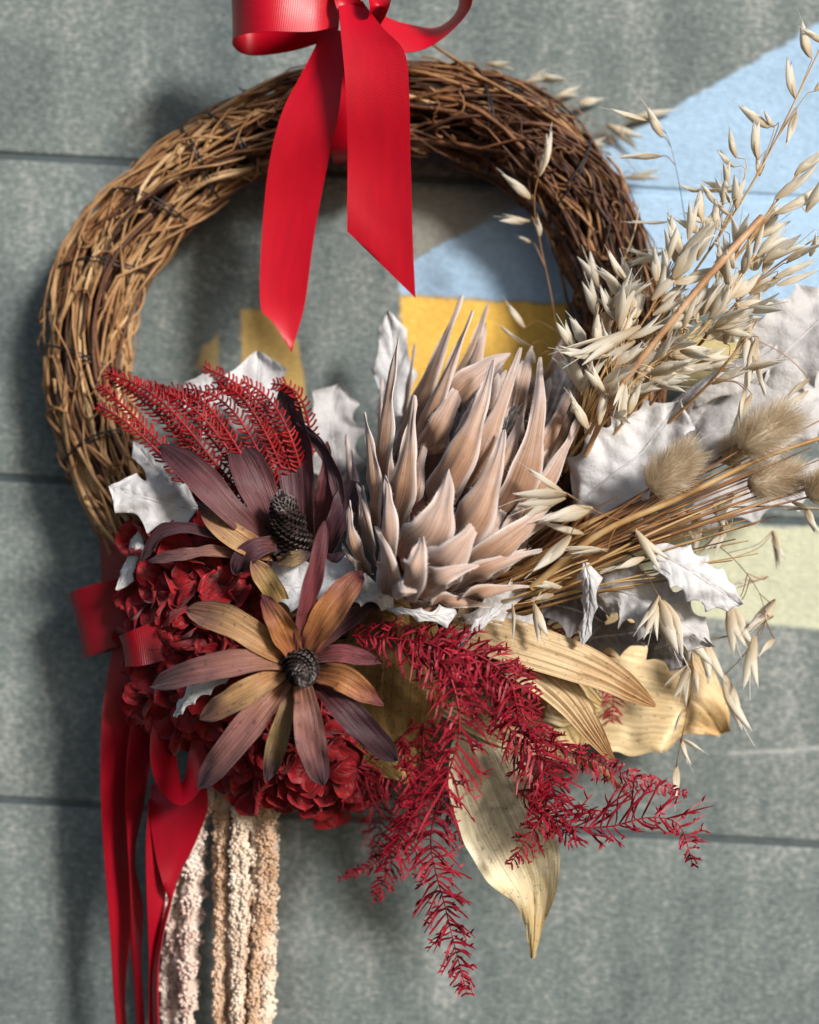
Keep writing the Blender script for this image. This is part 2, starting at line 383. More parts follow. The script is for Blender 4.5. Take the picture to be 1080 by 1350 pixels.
wall = bpy.data.objects.new('wall', None); C.objects.link(wall); wall['kind'] = 'structure'
wall.location = (0, WALL_Y, 0)
kW = S * (D + WALL_Y) / D
tilt = -math.atan(0.055)
pitch = 425 * kW; gap = 0.005
joint0 = (675 - (205 + 0.055 * 540)) * kW        # joint height at x = 0
def panel_mb():
    mb = MB(); hh = (pitch - gap) / 2; L = 1.6; r = 0.0022; t = 0.03
    sec = [(t, -hh)]
    for k in range(6):
        a = math.pi / 2 * k / 5; sec.append((r - r * math.sin(a), -hh + r - r * math.cos(a)))
    for k in range(6):
        a = math.pi / 2 * k / 5; sec.append((r - r * math.cos(a), hh - r + r * math.sin(a)))
    sec.append((t, hh))
    xs = np.linspace(-L, L, 40); sec = np.array(sec)
    rings = np.stack([np.broadcast_to(xs[:, None], (40, len(sec))), np.broadcast_to(sec[None, :, 0], (40, len(sec))), np.broadcast_to(sec[None, :, 1], (40, len(sec)))], 2)
    rings = rings.copy(); rings[:, :, 1] += 0.0006 * np.sin(xs * 47)[:, None]
    v, f = loft(rings); mb.add(v, f); return mb
pm = panel_mb().mesh('panel')
for i in range(-2, 5):
    o = link('panel', pm, WALLM, wall)
    z = joint0 - pitch * (i + 0.5) + pitch
    o.location = (0, 0, z); o.rotation_euler = (0, -tilt, 0)
mb = MB(); xs = 2.0
v = [(-xs, .034, -xs), (xs, .034, -xs), (xs, .034, xs), (-xs, .034, xs), (-xs, .06, -xs), (xs, .06, -xs), (xs, .06, xs), (-xs, .06, xs)]
mb.add(np.array(v) * 1.0, [(0, 1, 2, 3), (7, 6, 5, 4), (0, 4, 5, 1), (1, 5, 6, 2), (2, 6, 7, 3), (3, 7, 4, 0)])
bk = link('backing_board', mb.mesh('backing_board', smooth=False), JOINTM, wall)
mb = MB()
for i in range(-2, 5):      # sealing strip deep in every joint
    z = joint0 - pitch * i
    x = np.array([-1.6, 1.6]); zz = z + np.tan(tilt) * x
    mb.add([(x[0], .0016, zz[0] - .006), (x[1], .0016, zz[1] - .006), (x[1], .0016, zz[1] + .006), (x[0], .0016, zz[0] + .006),
            (x[0], .012, zz[0] - .006), (x[1], .012, zz[1] - .006), (x[1], .012, zz[1] + .006), (x[0], .012, zz[0] + .006)],
           [(0, 1, 2, 3), (7, 6, 5, 4), (0, 4, 5, 1), (2, 6, 7, 3)])
link('joint_seal', mb.mesh('joint_seal', smooth=False), SEALM, wall)

# ------------------------------------------------------------------ the vine wreath ring
CX, CY = 468, 492
AN = np.array([-90, 0, 9, 24, 40, 58, 80, 111, 136, 156, 180, 200, 225, 270.])
MID = np.array([352, 355, 357, 365, 378, 378, 355, 340, 343, 358, 352, 346, 346, 352.])
TUB = np.array([52, 50, 51, 55, 58, 60, 57, 52, 50, 55, 55, 52, 52, 52.])
def ring_pt(th, rho, phi, dwob=0):
    a = np.degrees(th); a = (a + 90) % 360 - 90
    m = np.interp(a, AN, MID) * S; t = np.interp(a, AN, TUB) * S
    r = m + t * rho * np.cos(phi)
    x = (CX - 540) * S + r * np.cos(th); z = (675 - CY) * S + r * np.sin(th)
    return np.stack([x, -(t * rho * np.sin(phi)) * 0.85 + dwob, z], -1)
wreath = thing('vine_wreath', 'round brown grapevine wreath of wound twigs bound with dark wire, hanging on the grey wall', 'wreath', tuple(P(CX, CY, 0)))
def twig_mb(r, span, th0, rho0, phi0, tw, wob=1.0):
    n = max(10, int(span / 0.09))
    t = np.linspace(0, 1, n); th = th0 + span * t
    ph = phi0 + tw * (t - .5) + 0.30 * wob * np.sin(t * random.uniform(3, 11) + random.uniform(0, 6))
    rho = rho0 + 0.13 * wob * np.sin(t * random.uniform(4, 11) + random.uniform(0, 6))
    e = np.clip(np.minimum(t, 1 - t) * 8, 0, 1); rho = rho - (1 - e) * random.uniform(-.05, .25)
    rr = r * (1 - .35 * t) * (1 + .12 * np.sin(t * 31 + th0 * 9))
    for _ in range(random.randint(1, 3)):       # nodes
        rr = rr * (1 + .45 * np.exp(-((t - random.random()) / .02) ** 2))
    mb = MB(); mb.add(*tube(ring_pt(th, rho, ph), rr, 6)); return mb
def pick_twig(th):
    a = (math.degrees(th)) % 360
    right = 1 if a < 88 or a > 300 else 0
    w_ = (2, 20, 46, 32) if right else (36, 40, 18, 6)  # left mix paler: twig colour, plus warm sunlit highlights put into it
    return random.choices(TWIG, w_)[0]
for i in range(300):
    front = random.random() < 0.8
    ph = random.uniform(-.25, math.pi + .25) if front else random.uniform(0, 2 * math.pi)
    span = random.uniform(.5, 2.1); th0 = random.uniform(0, 2 * math.pi)
    if i % 7 == 0: tw = random.choice((-1, 1)) * random.uniform(1.2, 2.4); span = random.uniform(.45, .9)
    else: tw = random.uniform(-.8, .8)
    rho = random.uniform(.80, 1.0) if front else random.uniform(.4, .95)
    r = random.uniform(.0008, .0019)
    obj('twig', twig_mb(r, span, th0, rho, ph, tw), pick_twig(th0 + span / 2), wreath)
mb = MB()
for i in range(170):
    span = random.uniform(1.2, 2.8)
    m2 = twig_mb(random.uniform(.0014, .0024), span, random.uniform(0, 6.28), random.uniform(.1, .74), random.uniform(0, 6.28), random.uniform(-1.5, 1.5))
    mb.add(m2.v[0], m2.f, m2.uv[0])
o = obj('inner_twigs', mb, TWIG[3], wreath); o['kind'] = 'stuff'  # darkest twig colour stands in for shade in the gaps of the ring
mb = MB(); mk = MB()
for i in range(190):
    th0 = random.uniform(0, 6.28); span = random.uniform(.25, 1.3)
    m2 = twig_mb(random.uniform(.0005, .0011), span, th0, random.uniform(.86, 1.04), random.uniform(-.3, math.pi + .3), random.uniform(-.8, .8), 1.4)
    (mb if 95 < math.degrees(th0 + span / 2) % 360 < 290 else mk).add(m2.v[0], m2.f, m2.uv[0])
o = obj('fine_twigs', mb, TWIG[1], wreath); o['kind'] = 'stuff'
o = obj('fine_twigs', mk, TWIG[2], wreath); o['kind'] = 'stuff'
mb = MB(); mb2 = MB()
for i in range(520):        # snapped stubs, tendrils and bark curls
    th = random.uniform(0, 6.28); ph = random.uniform(-.6, math.pi + .6); rho = random.uniform(.85, 1.05)
    p0 = ring_pt(np.array(th), rho, np.array(ph)); c0 = ring_pt(np.array(th), 0, np.array(0.))
    out = unit(p0 - c0); tan = np.array([-math.sin(th), 0, math.cos(th)]) * random.choice((-1, 1))
    side = np.cross(out, tan)
    L = random.uniform(.004, .020); n = 7; t = np.linspace(0, 1, n)[:, None]
    cu = random.uniform(-2.2, 2.2)
    q = p0 + tan * L * t * np.cos(cu * t) + side * L * t * np.sin(cu * t) * .8 + out * L * (random.uniform(0.02, .22) * t + .12 * np.sin(3 * t))
    (mb if i % 2 else mb2).add(*tube(q, random.uniform(.0005, .0012) * (1 - .5 * t[:, 0]), 5))
o = obj('tendrils', mb, TWIG[2], wreath); o['kind'] = 'stuff'
o = obj('broken_stubs', mb2, TWIG[1], wreath); o['kind'] = 'stuff'
for a_, lean in ((195, .03), (177, -.05), (157, .06), (140, .05), (126, -.026), (117, .05), (62, .10), (41, .06), (22, -.05), (8, .04)):
    mb = MB(); ph = np.linspace(0, 2 * math.pi, 40)
    for k in range(2):
        th = math.radians(a_) + lean * np.cos(ph) + .010 * k + .008 * np.sin(ph * 3 + k)
        mb.add(*tube(ring_pt(th, 1.05 + .03 * np.sin(ph * 5 + a_), ph), .0006, 5))
    obj('binding_wire', mb, WIRE, wreath)
mb = MB(); mb.add(*tube(spline(PP((650, 118, .02), (620, 92, .02), (590, 72, .015), (560, 52, .01)), 16), np.linspace(.0016, .0008, 16), 6))
mb.add(*tube(spline(PP((602, 92, .0), (575, 78, -.01), (556, 74, -.012)), 10), .0007, 5)); obj('twig', mb, TWIG[1], wreath)
mb = MB(); mb.add(*tube(spline(PP((100, 590, .01), (70, 560, .012), (62, 545, .01), (75, 538, .02), (88, 545, .025)), 18), .0011, 6)); obj('twig', mb, TWIG[1], wreath)

# ------------------------------------------------------------------ ribbons
def strip(Lp, Rp, n=30, nv=7, thick=.0005, bulge=0.0, wave=0.0, wf=9):
    """ribbon between two edge polylines; UV in metres along and across"""
    A = spline(Lp, n); B = spline(Rp, n)
    v = np.linspace(0, 1, nv)[None, :, None]
    G = A[:, None] * (1 - v) + B[:, None] * v
    T = np.gradient(G, axis=0); U = np.gradient(G, axis=1); N = unit(np.cross(U, T))
    u = np.linspace(0, 1, n)[:, None]
    G = G + N * (bulge * np.minimum(1, 6 * (1 - u)) * (1 - (2 * v[..., 0] - 1) ** 2) + wave * np.sin(u * wf + v[..., 0] * 1.3) * np.sin(np.pi * u) ** .5)[..., None]
    bot = G - N * thick
    rings = np.concatenate([G, bot[:, ::-1]], 1); V, F = loft(rings)
    c = (A + B) / 2; L = np.r_[0, np.cumsum(np.linalg.norm(np.diff(c, axis=0), axis=1))]
    w_ = np.linalg.norm(A - B, axis=1).mean(); vv = np.linspace(0, w_, nv)
    uv = np.stack([np.repeat(L, 2 * nv), np.tile(np.r_[vv, vv[::-1]], n)], 1)
    return V, F, uv
def ribbon(name, L, R, m, parent, **k):
    mb = MB(); mb.add(*strip(PP(*L), PP(*R), **k)); return obj(name, mb, m, parent)

bow = thing('ribbon_bow', 'bright red grosgrain ribbon bow with two hanging tails, tied on top of the wreath ring', 'bow', tuple(P(470, 30, .05)))
ribbon('tail', [(428, 38, .050), (398, 95, .056), (372, 150, .056), (354, 225, .050), (345, 310, .044), (344, 404, .040), (360, 425, .041), (384, 463, .041)],
       [(452, 40, .055), (452, 95, .062), (447, 150, .060), (430, 225, .053), (416, 300, .046), (404, 390, .040), (396, 425, .040), (384, 464, .040)], RIB, bow, n=44, bulge=.0012, wave=.0016, wf=13)
ribbon('tail', [(446, 2, .068), (449, 40, .078), (454, 90, .078), (457, 130, .075), (458, 180, .070), (458, 240, .064), (458, 304, .058), (458, 305, .058)],
       [(478, 2, .070), (506, 38, .080), (534, 70, .080), (540, 130, .077), (541, 200, .071), (543, 270, .064), (545, 330, .058), (548, 393, .053)], RIB, bow, n=44, bulge=.0014, wave=.0015, wf=11)
ribbon('ring_wrap', [(440, 50, .040), (436, 90, .036), (436, 150, .034), (438, 205, .018), (442, 215, -.02)],
       [(520, 50, .040), (528, 90, .036), (524, 150, .034), (520, 205, .018), (516, 215, -.02)], RIB, bow, n=24)
# left loop: front strand, fold, back strand
ribbon('loop', [(452, -14, .060), (410, -22, .072), (350, -34, .078), (312, -44, .068), (303, -40, .050), (330, -30, .036), (400, -10, .040), (450, 0, .050)],
       [(446, 34, .058), (410, 42, .072), (352, 42, .080), (316, 47, .068), (308, 60, .050), (330, 73, .034), (385, 67, .038), (445, 48, .050)], SATIN, bow, n=50, bulge=.001)
# right loop
ribbon('loop', [(488, 2, .055), (510, 22, .052), (540, 32, .044), (575, 36, .036), (600, 18, .046), (604, -8, .060), (580, -40, .070), (500, -30, .065)],
       [(486, 44, .062), (505, 60, .062), (535, 69, .056), (572, 58, .050), (612, 22, .060), (622, -10, .074), (600, -60, .082), (505, -60, .070)], SATIN, bow, n=50, bulge=.0008)
# knot
mb = MB(); mb.add(*strip(PP((470, -34, .058), (484, -6, .080), (487, 18, .078), (474, 44, .060)), PP((522, -34, .058), (517, -4, .080), (509, 20, .078), (494, 44, .060)), n=24, nv=9, bulge=.005, wave=.0006))
mb.add(*strip(PP((440, -30, .062), (440, -6, .070), (446, 14, .070), (462, 34, .062)), PP((476, -34, .060), (474, -10, .072), (478, 8, .072), (486, 30, .062)), n=24, nv=9, bulge=.004))
obj('knot', mb, SATIN, bow)

RIB_SHADED = ribbon_mat('shaded_red_grosgrain', (.22, .002, .010), 0.0013, 0.3)  # both reds darkened: the shade on the left cluster is put into the colour
SATIN_SHADED = ribbon_mat('shaded_red_satin', (.30, .002, .013), 0.0011, 0.10, 0.45)
rb = thing('ribbon_cluster', 'shade-darkened red ribbon loops and long satin tails hanging at the lower left of the wreath', 'ribbon', tuple(P(190, 850, .02)))
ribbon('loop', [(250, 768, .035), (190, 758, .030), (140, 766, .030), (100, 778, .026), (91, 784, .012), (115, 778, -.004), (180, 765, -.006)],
       [(250, 850, .030), (205, 838, .030), (160, 850, .030), (122, 864, .026), (111, 868, .012), (130, 862, -.004), (190, 850, -.006)], RIB_SHADED, rb, n=44, bulge=.001)
ribbon('loop', [(132, 712, .006), (150, 702, .02), (180, 700, .03), (215, 715, .03)], [(134, 770, .002), (152, 766, .016), (185, 770, .026), (220, 780, .03)], RIB_SHADED, rb, n=20)
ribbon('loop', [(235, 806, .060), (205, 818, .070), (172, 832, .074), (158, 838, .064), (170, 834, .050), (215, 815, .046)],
       [(240, 866, .060), (212, 872, .070), (184, 878, .074), (166, 878, .064), (178, 876, .050), (225, 868, .046)], RIB_SHADED, rb, n=40, bulge=.001)
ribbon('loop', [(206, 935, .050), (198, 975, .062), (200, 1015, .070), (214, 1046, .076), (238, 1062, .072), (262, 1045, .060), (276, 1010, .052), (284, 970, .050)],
       [(234, 935, .050), (231, 975, .052), (232, 1000, .050), (236, 1022, .050), (240, 1034, .052), (246, 1020, .052), (250, 990, .052), (252, 960, .050)], RIB_SHADED, rb, n=50)
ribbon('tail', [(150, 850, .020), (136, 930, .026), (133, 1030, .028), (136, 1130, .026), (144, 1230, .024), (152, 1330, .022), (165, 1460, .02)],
       [(196, 850, .024), (182, 930, .020), (174, 1020, .010), (168, 1130, .004), (176, 1200, .008), (166, 1320, .010), (178, 1460, .01)], SATIN_SHADED, rb, n=44, bulge=.001, wave=.001)
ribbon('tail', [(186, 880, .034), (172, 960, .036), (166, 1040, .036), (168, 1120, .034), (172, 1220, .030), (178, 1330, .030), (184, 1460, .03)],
       [(214, 880, .040), (204, 960, .026), (188, 1060, .018), (176, 1130, .016), (189, 1200, .024), (186, 1280, .034), (200, 1460, .03)], SATIN_SHADED, rb, n=44, bulge=-.001, wave=.0008)
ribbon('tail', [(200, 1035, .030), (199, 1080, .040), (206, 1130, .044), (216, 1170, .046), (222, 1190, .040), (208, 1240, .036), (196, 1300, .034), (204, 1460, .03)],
       [(272, 1030, .052), (274, 1066, .050), (258, 1110, .044), (238, 1150, .038), (226, 1192, .044), (214, 1245, .050), (208, 1310, .050), (216, 1460, .045)], SATIN_SHADED, rb, n=50, bulge=-.001)
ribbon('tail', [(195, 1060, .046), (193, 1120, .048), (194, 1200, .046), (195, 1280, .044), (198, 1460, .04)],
       [(200, 1050, .030), (211, 1120, .036), (217, 1180, .034), (209, 1260, .036), (214, 1460, .03)], SATIN_SHADED, rb, n=40, bulge=.0008, wave=.0008)

# ------------------------------------------------------------------ king protea
protea = thing('king_protea', 'large dried king protea with pointed pinkish tan bracts at the centre of the wreath', 'protea', tuple(P(570, 790, .06)))
AX0 = np.array([555, 790.]); AX1 = np.array([668, 470.]); AXD = (AX1 - AX0) / np.linalg.norm(AX1 - AX0); AXP = np.array([-AXD[1], AXD[0]])
W_LONG = prof(0, .72, .16, .96, .32, 1.0, .48, .80, .66, .47, .82, .29, .96, .19, 1, .08)
W_SLIM = prof(0, .85, .3, 1.0, .55, .86, .78, .55, .92, .32, 1, .05)
W_SHORT = prof(0, .72, .15, .95, .32, 1.0, .52, .72, .7, .40, .85, .24, .96, .13, 1, .03)
def bract(base, tip, w_, d0, d1, kind='L', back=False, bend=0.0, lat=None):
    b = np.array(base, float); t = np.array(tip, float); mid = (b + t) / 2
    q = np.dot(mid - AX0, AXP) / 130.0
    q = float(np.clip(q if lat is None else lat, -.93, .93))
    n = np.array([AXP[0] * q, -math.sqrt(1 - q * q) - .25, -AXP[1] * q]); n /= np.linalg.norm(n); n = n + rng.normal(0, .16, 3); n /= np.linalg.norm(n)
    L = np.linalg.norm(t - b); perp = np.array([-(t - b)[1], (t - b)[0]]) / L
    m1 = b * .62 + t * .38 + perp * bend * L; m2 = b * .25 + t * .75 + perp * bend * .7 * L
    dm = .016 if not back else .004
    pts = PP((*b, d0 - .012), (*m1, d0 * .62 + d1 * .38 + dm), (*m2, d0 * .25 + d1 * .75 + dm * .7), (*t, d1))
    pr = {'L': W_LONG, 'S': W_SHORT, 'T': W_SLIM}[kind]
    hw = lambda u: pr(u) * w_ * .5 * pxm((d0 + d1) / 2) * (1 + .05 * np.sin(u * 23 + tip[0]))
    if kind == 'L': w_ = w_ * .88
    ph = random.uniform(0, 6)
    V, F, uv = blade(pts, hw, n, cup=(-.30 if not back else .42), thick=.0015, nu=30, nv=13, keel=(-.10 if not back else .0),
                     disp=lambda u, v: (.0013 * np.sin(u * 6 + v * 2.2 + ph) + .0007 * np.sin(u * 11 - v * 3.5 + ph * 2) + .0006 * np.sin(v * 7 + ph + u * 3)) * (1 - .75 * u) * min(1.4, w_ / 45) + .0007 * np.abs(v) ** 4 * np.sin(u * 21 + ph + 2 * np.sign(v)))
    mb = MB(); mb.add(V, F, uv)
    # downy fringe along both margins
    if not back:
        c = V.reshape(30, 26, 3); hv = []; hf = []; hu = []
        N_ = 46 if kind == 'L' else 60
        for s_, j in ((-1, 0), (1, 12)):
            for k in range(N_):
                f = random.uniform(1, 27); i = int(f); a = c[i, j] * (1 - f + i) + c[i + 1, j] * (f - i)
                tg = unit(c[i + 1, j] - c[i, j]); o_ = unit(c[i, j] - c[i, 6]); dr = unit(o_ + tg * random.uniform(.2, 1.4) + rng.normal(0, .3, 3))
                l_ = random.uniform(.0008, .0024); z = len(hv)
                hv += [a - tg * .00007, a + tg * .00007, a + dr * l_]; hf.append((z, z + 1, z + 2)); hu += [(f / 29, 0.0)] * 3
        mb.add(hv, hf, hu)
    return obj('bract', mb, BRACT if kind != 'S' else BRACT_LOW, protea)
for a in [
    ((522, 605), (609, 389), 42, .030, .050), ((590, 560), (643, 401), 34, .012, .030), ((612, 545), (640, 425), 20, .022, .030, 'T'),
    ((526, 580), (547, 452), 18, .012, .020), ((496, 610), (503, 497), 26, .030, .038), ((462, 680), (456, 572), 26, .030, .036),
    ((480, 720), (478, 640), 30, .07, .075, 'S'),
    ((528, 640), (623, 409), 40, .058, .068), ((500, 668), (525, 445), 50, .072, .070, 'L', False, -.03), ((490, 700), (480, 544), 38, .080, .074, 'L', False, .03),
    ((512, 705), (546, 521), 50, .098, .092, 'L', False, .02),
    ((572, 570), (673, 466), 46, .060, .064, 'T', False, -.10), ((590, 585), (668, 488), 34, .062, .062, 'T', False, .08),
    ((548, 690), (650, 474), 58, .098, .092, 'L', False, .06), ((582, 700), (687, 458), 46, .088, .084, 'L', False, .03),
    ((632, 730), (713, 471), 58, .092, .092, 'L', False, .10), ((655, 735), (709, 498), 48, .078, .082, 'L', False, .10), ((646, 600), (690, 475), 26, .062, .066, 'T'), ((668, 590), (702, 456), 26, .055, .06, 'T'),
    ((577, 738), (664, 566), 68, .118, .108, 'L', False, .08), ((690, 670), (768, 485), 50, .060, .066, 'L'), ((705, 650), (781, 487), 26, .050, .054),
    ((655, 730), (765, 549), 56, .085, .080, 'L', False, .05), ((705, 520), (746, 435), 18, .022, .030, 'T', False, .08), ((650, 566), (679, 531), 8, .070, .074, 'T'),
    ((503, 752), (508, 627), 44, .112, .104, 'S', False, .03), ((508, 782), (494, 694), 42, .124, .116, 'S', False, .07), ((535, 745), (592, 619), 72, .122, .116, 'S', False, .10),
    ((528, 778), (556, 704), 54, .132, .132, 'S', False, .08), ((556, 772), (635, 676), 62, .126, .122, 'S', False, .07), ((482, 756), (461, 660), 34, .094, .088, 'L', False, -.10), ((492, 740), (470, 636), 28, .076, .074, 'L'),
    ((478, 752), (451, 717), 14, .092, .090, 'S', False, -.1), ((515, 772), (550, 779), 32, .128, .142, 'S', False, .12, 0.0), ((548, 782), (632, 745), 42, .128, .132, 'S', False, -.06),
    ((598, 762), (735, 655), 62, .118, .108, 'L', False, .05), ((630, 762), (741, 676), 46, .102, .100, 'L', False, -.05), ((590, 784), (715, 725), 38, .116, .112, 'L', False, -.05),
    ((590, 793), (698, 773), 28, .112, .104, 'L', False, -.026), ((560, 796), (647, 800), 26, .108, .098, 'L', False, -.05), ((530, 796), (608, 812), 20, .096, .088, 'L'),
    # filler bracts that close the rows behind
    ((545, 700), (585, 560), 46, .062, .062), ((600, 690), (640, 560), 46, .066, .066), ((530, 700), (560, 580), 46, .08, .074), ((675, 690), (712, 560), 44, .062, .062), ((630, 710), (672, 600), 52, .080, .08),
    ((505, 690), (512, 560), 40, .05, .05), ((690, 700), (752, 590), 46, .06, .06), ((570, 760), (610, 690), 60, .108, .104, 'S'), ((620, 745), (668, 668), 56, .104, .098, 'S'), ((640, 770), (700, 720), 40, .09, .088, 'S'),
    ((715, 650), (744, 520), 42, .045, .048), ((700, 620), (726, 498), 38, .038, .042), ((668, 610), (692, 478), 42, .050, .054), ((640, 600), (657, 492), 32, .062, .066, 'T'),
    ((470, 700), (464, 592), 28, .05, .052), ((540, 650), (576, 520), 38, .05, .052), ((560, 640), (600, 505), 40, .066, .062), ((690, 700), (735, 560), 46, .066, .066), ((600, 610), (640, 505), 34, .078, .080, 'T'), ((618, 620), (668, 522), 32, .076, .078, 'T'), ((555, 610), (612, 498), 34, .072, .070, 'T'), ((640, 690), (690, 545), 46, .088, .086), ((560, 700), (612, 560), 44, .084, .082), ((520, 690), (548, 590), 36, .086, .084), ((520, 720), (530, 600), 44, .085, .082), ((615, 720), (655, 600), 56, .092, .090), ((660, 745), (700, 640), 54, .092, .090)]:
    bract(*a)
for a in [((560, 590), (600, 470), 40, .012, .020), ((640, 560), (662, 470), 40, .008, .014), ((600, 560), (622, 470), 40, .004, .012), ((680, 560), (715, 480), 36, .012, .018)]:
    bract(*a, 'L', True)
mb = MB()       # receptacle closing the inside
u = np.linspace(0, 1, 16); r = np.sin(np.pi * (.08 + .8 * u)) ** .8 * .046
c = spline(PP((560, 800, .075), (600, 690, .058), (640, 590, .044)), 16); mb.add(*tube(c, r, 20)); obj('receptacle', mb, COREM, protea)
mb = MB()
for i in range(700):    # mass of grey styles inside the cup
    a = random.uniform(0, 6.28); rr = math.sqrt(random.random())
    b0 = P(612 + 34 * rr * math.cos(a), 605 + 12 * rr * math.sin(a), .062 + .016 * rr * math.sin(a))
    t1 = P(640 + 44 * rr * math.cos(a) + random.gauss(0, 4), 535 + 24 * rr * math.sin(a) + random.gauss(0, 5), .072 + .018 * rr * math.sin(a + .4))
    mdp = (b0 + t1) / 2 + rng.normal(0, .0012, 3); mb.add(*tube(spline([b0, mdp, t1], 6), [.0004, .0006, .0006, .0005, .0004, .0002], 4))
o = obj('styles', mb, HAIRG, protea); o['kind'] = 'stuff'

# ------------------------------------------------------------------ conebush flowers (two)
def conemat(name, a, b, c): k = .78; a, b, c = (tuple(x * k for x in q) for q in (a, b, c)); return petal_mat(name, a, b, c, streak=.34, rough=.5, sheen=.08, bump=1.0, uscale=(2.2, 26), spec=.4)
PM = {'wine': conemat('petal_wine', (.18, .040, .030), (.22, .045, .055), (.13, .028, .038)),
      'orange': conemat('petal_orange', (.36, .11, .045), (.44, .18, .06), (.20, .045, .045)),
      'dark': conemat('petal_dark', (.13, .03, .025), (.055, .012, .022), (.030, .010, .016)),
      'mauve': conemat('petal_mauve', (.38, .17, .09), (.30, .13, .115), (.085, .038, .050)),
      'tan': conemat('petal_tan', (.40, .16, .06), (.50, .29, .13), (.22, .09, .075)),
      'olive': conemat('petal_olive', (.28, .14, .07), (.33, .22, .10), (.06, .028, .035)),
      'yellow': conemat('petal_yellow', (.42, .22, .06), (.52, .33, .11), (.24, .10, .06)),
      'plum': conemat('petal_plum', (.13, .042, .036), (.155, .048, .054), (.065, .022, .030)),
      'black': conemat('petal_black', (.13, .032, .026), (.095, .030, .042), (.065, .026, .038))}
W_PET = prof(0, .45, .15, .66, .4, .93, .6, 1, .8, .88, .92, .6, .98, .28, 1, .06)
W_PET2 = prof(0, .5, .2, .75, .45, 1, .7, .8, .88, .42, .96, .18, 1, .04)
CONEM = mat('cone', [(.008, .006, .006), (.025, .015, .014), (.07, .045, .04)], 200, rough=.55)
CONEG = mat('cone_tip', [(.08, .06, .06), (.26, .23, .22)], 300, rough=.5)
def petal(parent, pts, w_, m, nrm=(0, -1, 0), cup=.30, pr=None, tw=0.0, thick=.0009):
    w_ = w_ * .85; pr = pr or W_PET; dd = np.mean([p[2] for p in pts]); ph = random.uniform(0, 6)
    mb = MB(); mb.add(*blade(PP(*pts), lambda u: pr(u) * w_ * .5 * pxm(dd) * (1 + .04 * np.sin(u * 13 + ph)), nrm, cup=cup, thick=thick, nu=40, nv=19, twist=tw,
                             disp=lambda u, v: .0010 * np.sin(u * 7 + ph + v * 1.5) + .0005 * np.sin(u * 15 + v * 4 + ph) + .00022 * np.sin(v * 15 + ph + 1.5 * np.sin(u * 5)) + .0006 * np.abs(v) ** 3 * np.sin(u * 26 + ph * 3 + np.sign(v))))
    return obj('petal', mb, PM[m], parent)
def cone(parent, b, t, r, nrow=13):
    """spiral of scales on a tapering core"""
    b, t = np.array(b), np.array(t); ax = unit(t - b); L = np.linalg.norm(t - b)
    A = unit(np.cross(ax, [.2, .9, .3])); B = np.cross(ax, A)
    u = np.linspace(0, 1, 14); rad = r * np.sqrt(np.clip(1 - (np.clip(u - .25, 0, 1) / .78) ** 2, .01, 1))
    mb = MB(); mb.add(*tube(b + ax * L * u[:, None], rad * .86, 14)); o_ = obj('cone', mb, CONEM, parent)
    mb = MB(); mg = MB(); n = int(nrow * 12)
    for k in range(n):
        f = (k + .5) / n; a = k * 2.39996; rr = r * math.sqrt(max(.02, 1 - (max(0, f - .25) / .78) ** 2))
        o = A * math.cos(a) + B * math.sin(a); s_ = np.cross(ax, o); p = b + ax * L * f + o * rr * .85
        dr = unit(ax * (.75 + .5 * f) + o * (.8 - .5 * f)); h = r * .26 * (1 + .35 * math.sin(k * 5.3)) * (1.1 - .35 * f)
        q = [p - s_ * h * .55, p + s_ * h * .55, p + dr * h * 1.3 + s_ * h * .35, p + dr * h * 1.3 - s_ * h * .35]
        up = np.cross(s_, dr); up = up if np.dot(up, o) > 0 else -up
        q += [x + up * h * .3 for x in q]
        (mg if f > .80 else mb).add(q, [(3, 2, 1, 0), (4, 5, 6, 7), (0, 1, 5, 4), (1, 2, 6, 5), (2, 3, 7, 6), (3, 0, 4, 7)])
    o2 = obj('cone_scales', mb, CONEM, o_, False); o2['kind'] = 'stuff'
    o3 = obj('cone_tip_scales', mg, CONEG, o_, False); o3['kind'] = 'stuff'

cb1 = thing('conebush_flower', 'open star-shaped conebush flower with tan and purple petals around a dark cone', 'flower', tuple(P(397, 878, .10)), 'dried conebush flowers')
b_ = .108
petal(cb1, [(380, 815, .090), (358, 775, .094), (332, 738, .096)], 36, 'yellow', (.1, -1, .25), .25)
petal(cb1, [(405, 868, b_), (460, 815, .104), (517, 783, .100)], 30, 'dark', (.2, -1, -.3), .2, W_PET2)
petal(cb1, [(392, 866, b_), (398, 820, .122), (416, 750, .128), (428, 687, .124)], 28, 'wine', (.35, -1, .1), .35)
petal(cb1, [(400, 866, b_), (428, 818, .124), (455, 780, .124), (476, 754, .114)], 48, 'orange', (-.15, -1, .15), .32)
petal(cb1, [(408, 868, b_), (450, 862, .116), (506, 874, .108)], 31, 'wine', (0, -1, .35), .3, W_PET2)
petal(cb1, [(408, 886, b_), (450, 894, .126), (480, 912, .124), (506, 929, .114)], 42, 'orange', (-.1, -1, .3), .28, W_PET2)
petal(cb1, [(408, 892, b_), (445, 925, .126), (485, 965, .124), (523, 1003, .112)], 44, 'dark', (.25, -1, -.1), .3)
petal(cb1, [(398, 895, b_), (404, 935, .128), (412, 985, .128), (426, 1034, .116)], 46, 'mauve', (.05, -1, .1), .28)
petal(cb1, [(390, 896, b_), (376, 940, .118), (364, 985, .118), (353, 1030, .110)], 32, 'olive', (.1, -1, 0), .35)
petal(cb1, [(385, 890, b_), (352, 928, .126), (305, 985, .128), (262, 1038, .116)], 46, 'mauve', (-.1, -1, .2), .25)
petal(cb1, [(382, 882, b_), (345, 902, .130), (305, 925, .130), (265, 947, .118)], 40, 'tan', (0, -1, .3), .3)
petal(cb1, [(382, 876, b_), (330, 872, .128), (262, 885, .128), (200, 904, .112)], 42, 'mauve', (.05, -1, .35), .3)
